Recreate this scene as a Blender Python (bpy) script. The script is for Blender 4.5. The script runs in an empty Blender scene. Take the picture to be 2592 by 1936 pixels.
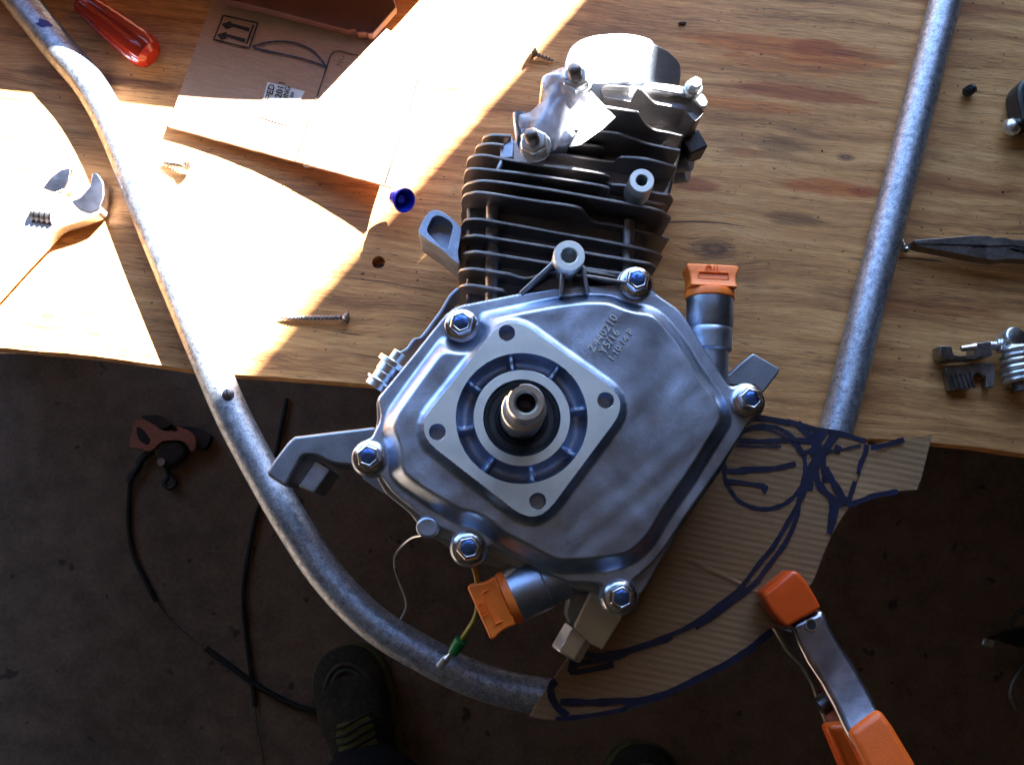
import bpy, bmesh, math, random
import numpy as np
from mathutils import Vector, Matrix
random.seed(7); RAD = math.radians
SC = bpy.context.scene; COL = SC.collection

# ------------------------------------------------------------------ camera
F, CX, CY, CZ = 2450.0, 1296.0, 968.0, 0.66
NU, NV = 1230.0, 1400.0                      # where the plumb line under the camera falls
_d = Vector(((NU-CX)/F, -(NV-CY)/F, -1)).normalized()
_z = -_d; _x = Vector((1, 0, 0)); _x = (_x-_x.dot(_z)*_z).normalized(); _y = _z.cross(_x)
R = Matrix((_x, _y, _z))                     # camera -> world
CAMLOC = Vector((0, 0, CZ))
def ray(u, v): return R @ Vector(((u-CX)/F, -(v-CY)/F, -1))
def P(u, v, z=0.0):
    d = ray(u, v); return CAMLOC + d*((z-CZ)/d.z)
def Pplane(u, v, o, n):
    d = ray(u, v); return CAMLOC + d*((o-CAMLOC).dot(n)/d.dot(n))
cd = bpy.data.cameras.new('camera'); cam = bpy.data.objects.new('camera', cd); COL.objects.link(cam)
cam.matrix_world = Matrix.Translation(CAMLOC) @ R.to_4x4()
cd.sensor_width = 36; cd.lens = 36*F/2592; cd.clip_start = 0.01; cd.clip_end = 200
SC.camera = cam

# ------------------------------------------------------------------ sun and sky
SUN_EL = RAD(36)
_a, _b = P(1480, 0), P(681, 895)
_h = (_a-_b); _h.z = 0; _h.normalize()       # horizontal direction towards the sun
S = Vector((_h.x*math.cos(SUN_EL), _h.y*math.cos(SUN_EL), math.sin(SUN_EL)))
w = bpy.data.worlds.new('World'); SC.world = w; w.use_nodes = True
nt = w.node_tree; sky = nt.nodes.new('ShaderNodeTexSky'); sky.sky_type = 'NISHITA'; sky.sun_disc = False
sky.sun_elevation = SUN_EL; sky.sun_rotation = math.atan2(S.x, S.y); sky.air_density = 1.0; sky.dust_density = .4; sky.ozone_density = 3
bg = nt.nodes['Background']; bg.inputs[1].default_value = 0.05
nt.links.new(sky.outputs[0], bg.inputs[0])
sl = bpy.data.lights.new('sun', 'SUN'); sl.energy = 5; sl.angle = RAD(0.55); sl.color = (1, .97, .92)
so = bpy.data.objects.new('sun', sl); COL.objects.link(so)
so.rotation_euler = S.to_track_quat('Z', 'Y').to_euler(); so.location = S*5
SC.view_settings.view_transform = 'Standard'; SC.view_settings.look = 'None'
SC.view_settings.exposure = 4.2; SC.view_settings.gamma = 1

# ------------------------------------------------------------------ node helpers
class E:
    """a value socket with arithmetic"""
    def __init__(s, t, k): s.t, s.k = t, k
    def op(s, o, f, r=False):
        n = s.t.nodes.new('ShaderNodeMath'); n.operation = f
        a, b = (o, s) if r else (s, o)
        for i, q in enumerate((a, b)):
            if q is None: continue
            if isinstance(q, E): s.t.links.new(q.k, n.inputs[i])
            else: n.inputs[i].default_value = q
        return E(s.t, n.outputs[0])
    def __add__(s, o): return s.op(o, 'ADD')
    __radd__ = __add__
    def __mul__(s, o): return s.op(o, 'MULTIPLY')
    __rmul__ = __mul__
    def __sub__(s, o): return s.op(o, 'SUBTRACT')
    def __rsub__(s, o): return s.op(o, 'SUBTRACT', True)
    def __truediv__(s, o): return s.op(o, 'DIVIDE')
    def pw(s, o): return s.op(o, 'POWER')
    def exp(s): return s.op(None, 'EXPONENT')
    def sin(s): return s.op(None, 'SINE')
    def sqrt(s): return s.op(None, 'SQRT')
    def abs(s): return s.op(None, 'ABSOLUTE')
    def mx(s, o): return s.op(o, 'MAXIMUM')
    def mn(s, o): return s.op(o, 'MINIMUM')
    def ss(s, a, b):
        n = s.t.nodes.new('ShaderNodeMapRange'); n.interpolation_type = 'SMOOTHSTEP'
        s.t.links.new(s.k, n.inputs[0]); n.inputs[1].default_value = a; n.inputs[2].default_value = b
        return E(s.t, n.outputs[0])
class Mat:
    def __init__(s, name, rough=.5, metal=0, col=(.5, .5, .5), **kw):
        s.m = bpy.data.materials.new(name); s.m.use_nodes = True; s.t = s.m.node_tree
        s.b = s.t.nodes['Principled BSDF']
        s.b.inputs['Roughness'].default_value = rough; s.b.inputs['Metallic'].default_value = metal
        s.b.inputs['Base Color'].default_value = (*col, 1)
        for k, v in kw.items(): s.b.inputs[k.replace('_', ' ')].default_value = v
        s.tc = s.t.nodes.new('ShaderNodeTexCoord')
    def obj(s): return s.tc.outputs['Object']
    def map(s, vec, sc=(1, 1, 1), loc=(0, 0, 0), rot=0):
        n = s.t.nodes.new('ShaderNodeMapping'); s.t.links.new(vec, n.inputs[0])
        n.inputs['Scale'].default_value = sc; n.inputs['Location'].default_value = loc; n.inputs['Rotation'].default_value = (0, 0, rot)
        return n.outputs[0]
    def noise(s, vec, scale, detail=4, rough=.55, dist=0):
        n = s.t.nodes.new('ShaderNodeTexNoise'); s.t.links.new(vec, n.inputs['Vector'])
        n.inputs['Scale'].default_value = scale; n.inputs['Detail'].default_value = detail
        n.inputs['Roughness'].default_value = rough; n.inputs['Distortion'].default_value = dist
        return E(s.t, n.outputs[0])
    def voro(s, vec, scale):
        n = s.t.nodes.new('ShaderNodeTexVoronoi'); s.t.links.new(vec, n.inputs['Vector']); n.inputs['Scale'].default_value = scale
        return E(s.t, n.outputs['Distance']), n.outputs['Color']
    def xyz(s, vec):
        n = s.t.nodes.new('ShaderNodeSeparateXYZ'); s.t.links.new(vec, n.inputs[0]); return [E(s.t, o) for o in n.outputs]
    def comb(s, x, y, z=0):
        n = s.t.nodes.new('ShaderNodeCombineXYZ')
        for i, q in enumerate((x, y, z)):
            if isinstance(q, E): s.t.links.new(q.k, n.inputs[i])
            else: n.inputs[i].default_value = q
        return n.outputs[0]
    def ramp(s, e, stops):
        n = s.t.nodes.new('ShaderNodeValToRGB'); s.t.links.new(e.k, n.inputs[0]); c = n.color_ramp
        while len(c.elements) < len(stops): c.elements.new(.5)
        for el, (p, k) in zip(c.elements, stops): el.position = p; el.color = (*k, 1)
        return n.outputs[0]
    def mix(s, f, a, b, mode='MIX'):
        n = s.t.nodes.new('ShaderNodeMix'); n.data_type = 'RGBA'; n.blend_type = mode
        if isinstance(f, E): s.t.links.new(f.k, n.inputs[0])
        else: n.inputs[0].default_value = f
        for i, q in ((6, a), (7, b)):
            if isinstance(q, tuple): n.inputs[i].default_value = (*q, 1)
            else: s.t.links.new(q, n.inputs[i])
        return n.outputs[2]
    def color(s, c): s.t.links.new(c, s.b.inputs['Base Color'])
    def rough(s, e): s.t.links.new(e.k, s.b.inputs['Roughness'])
    def bump(s, e, dist=.001, strength=.5):
        n = s.t.nodes.new('ShaderNodeBump'); n.inputs['Strength'].default_value = strength; n.inputs['Distance'].default_value = dist
        s.t.links.new(e.k, n.inputs['Height']); s.t.links.new(n.outputs[0], s.b.inputs['Normal'])
M = {}
def simple(name, col, rough=.5, metal=0, nscale=300, bump=.0002, vary=.2, rv=.15, **kw):
    q = Mat(name, rough, metal, col, **kw); n = q.noise(q.obj(), nscale, 5)
    n2 = q.noise(q.obj(), nscale*.12, 3)
    lo = tuple(c*(1-vary) for c in col); hi = tuple(min(1, c*(1+vary)) for c in col)
    q.color(q.ramp((n+n2)*.5, [(.35, lo), (.65, hi)])); q.rough((n2-.5)*rv*2+rough)
    q.bump(n, bump, .6); M[name] = q.m; return q

# plywood, grain along local x
PLY_ANG = 0
def plywood():
    q = Mat('plywood', .62, 0); X, Y, Z = q.xyz(q.obj())
    yy = Y; rings = None
    for (kx, ky, sx, sy, a) in KNOTS:
        dx = (X-kx)*(1/sx); dy = (Y-ky)*(1/sy); r2 = dx*dx+dy*dy
        g = (r2*-1.0).exp(); yy = yy - (Y-ky)*g*a
    wob = q.noise(q.map(q.obj(), (5, 16, 5)), 1, 3)
    yw = yy+(wob-.5)*.02
    vec = q.comb(X*1.0, yw, Z)
    fine = q.noise(q.map(vec, (55, 1000, 1)), 1, 6, .7)
    med = q.noise(q.map(vec, (7, 130, 1)), 1, 5, .6)
    big = q.noise(q.map(vec, (3.2, 22, 1)), 1, 3, .5)
    mixv = fine*.36+med*.40+big*.24
    base = q.ramp(mixv, [(.37, (.17, .064, .020)), (.45, (.41, .178, .054)), (.52, (.62, .295, .094)), (.62, (.80, .46, .185))])
    # open grain lines and checks
    ck = q.noise(q.map(vec, (22, 620, 1)), 1, 3, .7).ss(.60, .72)*q.noise(q.map(vec, (4, 14, 1), (3, 1, 0)), 1, 2).ss(.40, .62)
    ck2 = q.noise(q.map(vec, (9, 260, 1), (7, 2, 0)), 1, 2, .6).ss(.655, .69)*q.noise(q.map(vec, (5, 9, 1), (8, 5, 0)), 1, 2).ss(.45, .6)
    dash = q.noise(q.map(vec, (75, 950, 1), (1, 5, 0)), 1, 2, .6).ss(.60, .70)*q.noise(q.map(vec, (9, 30, 1), (5, 5, 0)), 1, 3).ss(.38, .60)
    crack = ck.mx(ck2).mx(dash*.75)
    base = q.mix(crack*.85, base, (.06, .028, .012))
    en = q.noise(q.map(q.obj(), (14, 60, 1)), 1, 4, .6)
    en2 = q.noise(q.map(q.obj(), (30, 300, 1)), 1, 4, .6)
    for (kx, ky, sx, sy, c, s) in STAINS:
        dx = (X-kx)*(1/sx); dy = (Y-ky)*(1/sy); r = (dx*dx+dy*dy).sqrt()+(en-.5)*1.5+(en2-.5)*1.1
        m = 1-r.ss(.62, 1.15); base = q.mix((m*(s*1.15)).mn(1.0), base, q.mix(1.0, base, c, 'MULTIPLY'))
    for (kx, ky, sx, sy, a) in KNOTS:
        dx = (X-kx)*(1/sx); dy = (Y-ky)*(1/sy); r = (dx*dx+dy*dy).sqrt()+(en-.5)*.45
        m = 1-r.ss(.18, .62); rr = ((r*26).sin()*.5+.5)
        base = q.mix(m*.8, base, q.mix(rr, (.05, .020, .012), (.20, .09, .04)))
    # greasy smudges
    sm = q.noise(q.map(q.obj(), (9, 26, 1), (2, 7, 0)), 1, 4, .6).ss(.56, .72)
    base = q.mix(sm*.4, base, (.12, .065, .035))
    sp = q.noise(q.map(q.obj(), (1, 1.6, 1)), 210, 1, .4).ss(.735, .76)
    base = q.mix(sp*.8, base, (.03, .015, .01))
    q.color(base); q.rough(fine*.25+.48)
    q.bump(fine*.4+med*.3-crack*1.1, .0007, .7); M['plywood'] = q.m

# metals
def casting(name, col, rough, grain, mott):
    q = Mat(name, rough, 1, col); v = q.obj()
    n = q.noise(v, grain, 3, .6); b = q.noise(v, 24, 4, .62, .6); c = q.noise(v, 75, 3)
    sp = q.noise(v, 900, 2, .5)
    q.color(q.mix(sp.ss(.35, .65)*.22, q.ramp(b*.6+c*.4, [(.36, tuple(k*(1-mott) for k in col)), (.60, col)]), tuple(k*.45 for k in col)))
    q.rough(rough+(b-.5)*.28+(n-.5)*.15); q.bump(n+c*.6, .00025, .55); M[name] = q.m
casting('cast_aluminium', (.55, .66, .86), .36, 1300, .45)
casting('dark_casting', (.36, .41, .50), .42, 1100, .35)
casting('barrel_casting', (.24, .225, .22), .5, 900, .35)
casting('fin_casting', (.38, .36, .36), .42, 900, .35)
q = Mat('machined_aluminium', .33, 1, (.74, .77, .78)); X, Y, Z = q.xyz(q.obj())
n = q.noise(q.map(q.obj(), (300, 4200, 300), rot=.7), 1, 3); b = q.noise(q.obj(), 40, 3)
q.color(q.ramp(b, [(.3, (.62, .67, .68)), (.6, (.78, .81, .80))])); q.rough(.40+n*.16); q.bump(n, .00006, .5); M['machined_aluminium'] = q.m
q = Mat('galvanised_steel', .30, .8, (.6, .64, .7)); v = q.obj()
n = q.noise(v, 620, 4, .7, 1.2); b = q.noise(v, 60, 4); d = q.noise(v, 210, 3)
q.color(q.ramp(n*.58+d*.34+b*.08, [(.40, (.19, .215, .27)), (.50, (.37, .42, .51)), (.62, (.57, .64, .74))]))
q.rough(.22+n*.22); q.bump(n+b*.5, .0006, .55); M['galvanised_steel'] = q.m
simple('bright_steel', (.78, .82, .86), .30, 1, 400, .0001, .12)
simple('zinc', (.62, .62, .66), .22, 1, 500, .00012, .2)
simple('blue_zinc', (.10, .22, .62), .25, 1, 700, .0004, .35)
simple('dark_steel', (.16, .16, .18), .38, 1, 500, .0002, .3)
simple('tool_steel', (.30, .29, .29), .36, 1, 300, .0002, .35)
simple('screw_steel', (.22, .19, .18), .42, 1, 600, .0002, .3)
simple('old_chrome', (.62, .60, .66), .24, 1, 150, .0002, .2)
simple('wrench_chrome', (.80, .78, .82), .24, .7, 150, .0002, .12)
simple('clamp_chrome', (.33, .32, .37), .3, 1, 70, .0003, .45, .3)
simple('orange_plastic', (.95, .20, .026), .42, 0, 900, .0001, .08, Specular_IOR_Level=.45)
simple('orange_vinyl', (.72, .085, .012), .24, 0, 120, .0002, .1)
simple('orange_grip', (.80, .125, .012), .40, 0, 700, .0002, .08)
simple('black_rubber', (.015, .015, .017), .5, 0, 300, .0002, .3)
simple('black_plastic', (.02, .02, .022), .38, 0, 300, .0002, .3)
simple('blue_plastic', (.012, .03, .50), .28, 0, 300, .0001, .1)
simple('black_ink', (.016, .011, .010), .7, 0, 300, .0001, .2)
simple('dark_oxide', (.05, .05, .055), .45, .6, 500, .0002, .3)
simple('yellow_wire', (.28, .25, .025), .4, 0, 500, .0001, .1)
simple('green_sleeve', (.02, .20, .06), .25, 0, 300, .0001, .15)
simple('shoe_fabric', (.040, .034, .024), .85, 0, 160, .0012, .8)
simple('shoe_trim', (.13, .135, .03), .6, 0, 400, .0003, .2)
simple('shoe_grey', (.09, .10, .08), .7, 0, 500, .0003, .3)
simple('trouser_cloth', (.012, .013, .017), .9, 0, 1400, .0006, .3)
simple('copper_red', (.42, .20, .15), .4, .6, 200, .0002, .25)
simple('white_paper', (.80, .80, .78), .7, 0, 400, .0001, .03)
simple('garage_board', (.065, .068, .066), .85, 0, 20, .001, .25)
simple('dark_rim', (.03, .016, .01), .8, 0, 500, .0005, .3)
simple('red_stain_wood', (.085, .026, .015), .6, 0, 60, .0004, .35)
simple('gasket', (.05, .055, .06), .6, 0, 500, .0003, .3)
q = Mat('red_acetate', .14, 0, (.42, .028, .010)); q.b.inputs['Transmission Weight'].default_value = .25; q.b.inputs['IOR'].default_value = 1.46; M['red_acetate'] = q.m
q = Mat('plastic_film', .25, 0, (.50, .51, .60)); q.b.inputs['Alpha'].default_value = .55
n = q.noise(q.map(q.obj(), (70, 30, 30), rot=.5), 1, 3, .6, .5); q.bump(n, .004, .6); q.b.inputs['Specular IOR Level'].default_value = .9; M['plastic_film'] = q.m
q = Mat('marker_ink', .5, 0, (.01, .012, .07)); n = q.noise(q.obj(), 160, 3); q.color(q.ramp(n, [(.35, (.004, .005, .018)), (.65, (.010, .013, .05))])); M['marker_ink'] = q.m
def cardboard(name, col, pitch, ang, flute=1.0):
    q = Mat(name, .8, 0, col); v = q.map(q.obj(), rot=ang); X, Y, Z = q.xyz(v)
    fl = (Y*(6.2832/pitch)+q.noise(q.map(v, (8, 60, 1)), 1, 2)*1.6).sin(); n = q.noise(q.map(v, (60, 500, 1)), 1, 5, .6); b = q.noise(v, 9, 3); f = q.noise(v, 900, 3)
    c = q.ramp(n*.35+b*.35+f*.3, [(.38, tuple(k*.74 for k in col)), (.62, tuple(k*1.15 for k in col))])
    c = q.mix(fl.ss(.1, 1)*(.13*flute)*q.noise(q.map(v, (12, 12, 1), (4, 0, 0)), 1, 2).ss(.35, .65), c, tuple(k*.50 for k in col))
    q.color(c); q.bump(fl*(.26*flute)+n*.4, .0005, .55); M[name] = q.m
cardboard('cardboard', (.29, .160, .072), .0044, .20)
cardboard('box_card', (.50, .30, .19), .0040, .3, .2)
q = Mat('concrete', .8, 0); v = q.obj(); n = q.noise(v, 160, 6, .7); b = q.noise(v, 2.6, 5); c = q.noise(v, 26, 4)
cc = q.ramp(n*.35+b*.35+c*.3, [(.38, (.13, .088, .056)), (.52, (.23, .160, .108)), (.66, (.33, .24, .17))])
sp = q.noise(v, 36, 2).ss(.69, .74); cc = q.mix(sp*.7, cc, (.035, .025, .02)); q.color(cc); q.bump(n, .001, .5); q.rough(.7+n*.2); M['concrete'] = q.m

# ------------------------------------------------------------------ object helpers
def wloc(o):
    v = Vector((0, 0, 0))
    while o is not None: v += o.location; o = o.parent
    return v
def meshobj(name, verts, faces, mat, parent=None, bevel=0, ang=35, seg=2, mats=None, fm=None, smooth=True):
    o0 = wloc(parent) if parent else Vector((0, 0, 0))
    me = bpy.data.meshes.new(name); me.from_pydata([tuple(Vector(v)-o0) for v in verts], [], faces)
    me.validate(); 
    for m_ in (mats or [mat]): me.materials.append(M[m_])
    if fm is not None and len(fm) == len(me.polygons): me.polygons.foreach_set('material_index', fm)
    bm = bmesh.new(); bm.from_mesh(me)
    if fm is None: bmesh.ops.recalc_face_normals(bm, faces=bm.faces)
    bm.to_mesh(me); bm.free()
    if smooth:
        me.polygons.foreach_set('use_smooth', [True]*len(me.polygons)); me.set_sharp_from_angle(angle=RAD(ang))
    o = bpy.data.objects.new(name, me); COL.objects.link(o); o.parent = parent
    if bevel:
        b = o.modifiers.new('bevel', 'BEVEL'); b.width = bevel; b.segments = seg; b.limit_method = 'ANGLE'; b.angle_limit = RAD(35)
        b.harden_normals = False
    return o
def tag(o, label=None, cat=None, group=None, kind=None):
    if label: o['label'] = label
    if cat: o['category'] = cat
    if group: o['group'] = group
    if kind: o['kind'] = kind
    return o
def empty(name, loc, label, cat, group=None):
    o = bpy.data.objects.new(name, None); COL.objects.link(o); o.location = loc; o.empty_display_size = .02
    return tag(o, label, cat, group)
class B:
    def __init__(s): s.v = []; s.f = []
    def add(s, v, f): k = len(s.v); s.v += [Vector(p) for p in v]; s.f += [tuple(i+k for i in q) for q in f]; return s
    def prism(s, poly, z0, z1, polyb=None):
        n = len(poly); pb = polyb or poly
        v = [(p[0], p[1], z0) for p in pb]+[(p[0], p[1], z1) for p in poly]
        return s.add(v, [tuple(range(n))[::-1], tuple(range(n, 2*n))]+[(i, (i+1) % n, n+(i+1) % n, n+i) for i in range(n)])
    def box(s, c, sz, rz=0, m=None):
        q = m or Matrix.Rotation(rz, 3, 'Z'); c = Vector(c)
        v = [c+q @ Vector((x*sz[0]/2, y*sz[1]/2, z*sz[2]/2)) for x, y, z in ((-1,-1,-1),(1,-1,-1),(1,1,-1),(-1,1,-1),(-1,-1,1),(1,-1,1),(1,1,1),(-1,1,1))]
        return s.add(v, [(3,2,1,0),(4,5,6,7),(0,1,5,4),(1,2,6,5),(2,3,7,6),(3,0,4,7)])
    def lathe(s, prof, o, axis=(0, 0, 1), seg=32, up=(0, 1, 0), cap=True):
        a = Vector(axis).normalized(); x = Vector(up); x = x-x.dot(a)*a
        if x.length < 1e-4: x = Vector((1, 0, 0)); x = x-x.dot(a)*a
        x.normalize(); y = a.cross(x); o = Vector(o); v = []; f = []
        for r, t in prof:
            for i in range(seg):
                an = 2*math.pi*i/seg; v.append(o+a*t+(x*math.cos(an)+y*math.sin(an))*max(r, 1e-5))
        m = len(prof)
        for j in range(m-1):
            for i in range(seg):
                k = (i+1) % seg; f.append((j*seg+i, j*seg+k, (j+1)*seg+k, (j+1)*seg+i))
        if cap: f.append(tuple(range(seg))[::-1]); f.append(tuple((m-1)*seg+i for i in range(seg)))
        return s.add(v, f)
    def tube(s, pts, r, seg=16, cap=True):
        pts = [Vector(p) for p in pts]; n = len(pts); rr = r if isinstance(r, (list, tuple)) else [r]*n
        v = []; f = []; T = [(pts[min(i+1, n-1)]-pts[max(i-1, 0)]).normalized() for i in range(n)]
        x = Vector((0, 0, 1)) if abs(T[0].z) < .9 else Vector((1, 0, 0))
        for i in range(n):
            x = (x-x.dot(T[i])*T[i]).normalized(); y = T[i].cross(x)
            for j in range(seg):
                a = 2*math.pi*j/seg; v.append(pts[i]+(x*math.cos(a)+y*math.sin(a))*rr[i])
        for i in range(n-1):
            for j in range(seg):
                k = (j+1) % seg; f.append((i*seg+j, i*seg+k, (i+1)*seg+k, (i+1)*seg+j))
        if cap: f.append(tuple(range(seg))[::-1]); f.append(tuple((n-1)*seg+j for j in range(seg)))
        return s.add(v, f)
    def obj(s, name, mat, parent=None, **k): return meshobj(name, s.v, s.f, mat, parent, **k)
def smooth_path(pts, k=8):
    pts = [Vector(p) for p in pts]; out = []
    for i in range(len(pts)-1):
        p0, p1, p2, p3 = pts[max(i-1, 0)], pts[i], pts[i+1], pts[min(i+2, len(pts)-1)]
        for j in range(k):
            t = j/k; out.append(.5*((2*p1)+(p2-p0)*t+(2*p0-5*p1+4*p2-p3)*t*t+(3*p1-p0-3*p2+p3)*t**3))
    return out+[pts[-1]]
def rounded(poly, r, k=5):
    out = []; n = len(poly); poly = [Vector((p[0], p[1])) for p in poly]
    for i in range(n):
        a, b, c = poly[i-1], poly[i], poly[(i+1) % n]; u = (a-b); w_ = (c-b)
        rr = min(r[i] if isinstance(r, (list, tuple)) else r, u.length*.48, w_.length*.48)
        p, q_ = b+u.normalized()*rr, b+w_.normalized()*rr
        for j in range(k+1):
            t = j/k; out.append(p*(1-t)**2+b*2*t*(1-t)+q_*t*t)
    return out
def zt(pts, ox, oy, s): return [(ox+x*s, oy+y*s) for x, y in pts]
z1 = lambda p: zt(p, 0, 0, .45393); z2 = lambda p: zt(p, 1000, 0, .40853); z3 = lambda p: zt(p, 1700, 0, .40564)
z4 = lambda p: zt(p, 0, 600, .45393); zA = lambda p: zt(p, 850, 650, .27236); zB = lambda p: zt(p, 1400, 600, .27236)
zC = lambda p: zt(p, 850, 1050, .27236); zD = lambda p: zt(p, 1400, 1050, .27236); zE = lambda p: zt(p, 0, 1186, .45393)
zF = lambda p: zt(p, 900, 1336, .36314); zG = lambda p: zt(p, 1592, 1186, .45393); zH = lambda p: zt(p, 1992, 500, .42373)
def PP(l, z): return [P(u, v, z) for u, v in l]
def ribbon(pts, wd, z, closed=False):
    """flat inked line lying at height z (number) along world points"""
    b = B(); pts = [Vector(p) for p in pts]; n = len(pts); v = []; f = []
    for i in range(n):
        t = pts[min(i+1, n-1)]-pts[max(i-1, 0)]; t = Vector((t.x, t.y)).normalized(); nn = Vector((-t.y, t.x))
        ww = wd*(.5+.05*math.sin(i*.7)+.04*random.uniform(-1, 1)); zz = pts[i].z if z is None else z
        v += [(pts[i].x+nn.x*ww, pts[i].y+nn.y*ww, zz), (pts[i].x-nn.x*ww, pts[i].y-nn.y*ww, zz)]
    f = [(2*i, 2*i+1, 2*i+3, 2*i+2) for i in range(n-1)]; return b.add(v, f)
def text_mesh(name, txt, size, origin, xdir, mat, parent, ext=.0003, up=Vector((0, 0, 1)), spacing=1.0, offset=0, pos=None):
    cu = bpy.data.curves.new(name, 'FONT'); cu.body = txt; cu.size = size; cu.extrude = ext; cu.space_character = spacing; cu.resolution_u = 3
    cu.offset = offset
    t = bpy.data.objects.new(name, cu); COL.objects.link(t); dg = bpy.context.evaluated_depsgraph_get(); dg.update()
    me = bpy.data.meshes.new_from_object(t.evaluated_get(dg)); bpy.data.objects.remove(t)
    x = Vector(xdir).normalized(); z = (up-up.dot(x)*x).normalized(); y = z.cross(x); mm = Matrix((x, y, z)).transposed()
    v = [Vector(origin)+mm @ p.co for p in me.vertices]; f = [tuple(p.vertices) for p in me.polygons]
    return meshobj(name, v, f, mat, parent, smooth=False)

# ------------------------------------------------------------------ the setting
e0, e1 = P(0, 881), P(2592, 1148); bd = (e1-e0).normalized(); bn = Vector((-bd.y, bd.x, 0))
BENCH_ANG = math.atan2(bd.y, bd.x)
def BL(u, v):      # bench-local coordinates of a point on its top
    p = P(u, v)-e0; return p.dot(bd), p.dot(bn)
def kn(u, v, a, b, s): x, y = BL(u, v); return (x, y, a/3700, b/3700, s)
KNOTS = [kn(1808, 628, 130, 62, .85), kn(2140, 398, 55, 24, .8), kn(120, 800, 60, 24, .7)]
def st(u, v, a, b, c, s): x, y = BL(u, v); return (x, y, a/3700, b/3700, c, s)
STAINS = [st(1990, 125, 250, 42, (.92, .60, .34), .85), st(2075, 125, 110, 30, (.75, .54, .44), .8), st(1990, 165, 200, 30, (.95, .72, .50), .8), st(2030, 238, 230, 24, (.66, .42, .34), .85),
          st(1900, 268, 180, 22, (.95, .68, .45), .8), st(1985, 368, 95, 24, (.50, .50, .50), .8), st(1880, 385, 60, 14, (.8, .62, .62), .7),
          st(2110, 478, 130, 26, (.85, .52, .34), .85), st(2190, 484, 60, 18, (.62, .40, .34), .8), st(2010, 552, 90, 20, (.52, .50, .50), .8),
          st(1760, 470, 60, 20, (.6, .4, .38), .8), st(2450, 20, 200, 18, (.6, .42, .34), .8), st(2440, 470, 170, 30, (.7, .55, .5), .7),
          st(2350, 780, 210, 22, (.66, .5, .42), .7), st(180, 190, 190, 20, (.5, .42, .36), .8), st(350, 215, 120, 14, (.45, .38, .34), .8)]
plywood()
floor_z = -0.85
tag(B().box((0, 0, floor_z-.02), (14, 14, .04)).obj('floor', 'concrete'), kind='structure')
# the bench: a plywood sheet with a drilled hole, on a timber frame
bench = empty('workbench', e0, 'plywood workbench top with knots, stains and a drilled hole', 'workbench'); 
hx, hy = BL(958, 664); L0, L1, D = -.55, 1.30, .8; TH = .018
def bw(x, y, z): return e0+bd*x+bn*y+Vector((0, 0, z))
bm = bmesh.new(); oc = []
xs = [L0+(L1-L0)*i/90 for i in range(91)]
edge = [(x, .0012*math.sin(x*31)+random.uniform(-.0005, .0005)) for x in xs]
YW = P(1480, 0).y+.80
def far_y(x): return (YW-.004-(e0.y+bd.y*x))/bn.y
oc = edge+[(L1, far_y(L1)), (L0, far_y(L0))]; D = far_y(L1)
def loop(pts, z): vs = [bm.verts.new((p[0], p[1], z)) for p in pts]; return vs, [bm.edges.new((vs[i], vs[(i+1) % len(vs)])) for i in range(len(vs))]
hc = [(hx+.0046*math.cos(a*math.pi/12)*(1+.07*math.sin(a*2.1)), hy+.0046*math.sin(a*math.pi/12)) for a in range(24)]
vo, eo = loop(oc, 0); vh, eh = loop(hc, 0); bmesh.ops.triangle_fill(bm, use_beauty=True, edges=eo+eh)
vo2, eo2 = loop(oc, -TH); vh2, eh2 = loop(hc, -TH); bmesh.ops.triangle_fill(bm, use_beauty=True, edges=eo2+eh2)
for va, vb in ((vo, vo2), (vh, vh2)):
    for i in range(len(va)): k = (i+1) % len(va); bm.faces.new((va[i], va[k], vb[k], vb[i]))
bmesh.ops.recalc_face_normals(bm, faces=bm.faces)
me = bpy.data.meshes.new('bench_top'); bm.to_mesh(me); bm.free(); me.materials.append(M['plywood'])
bt = bpy.data.objects.new('bench_top', me); COL.objects.link(bt); bt.parent = bench; bt.rotation_euler.z = BENCH_ANG
for x, y in ((L0+.1, .22), (L1-.1, .22), (L0+.1, D-.06), (L1-.1, D-.06)):
    B().box(bw(x, y, (floor_z-TH-.09)/2), (.089, .038, -floor_z-TH-.09), BENCH_ANG).obj('leg', 'garage_board', bench)
for y in (.18, D-.03): B().box(bw((L0+L1)/2, y, -TH-.045), (L1-L0-.06, .038, .088), BENCH_ANG).obj('rail', 'garage_board', bench)
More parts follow.
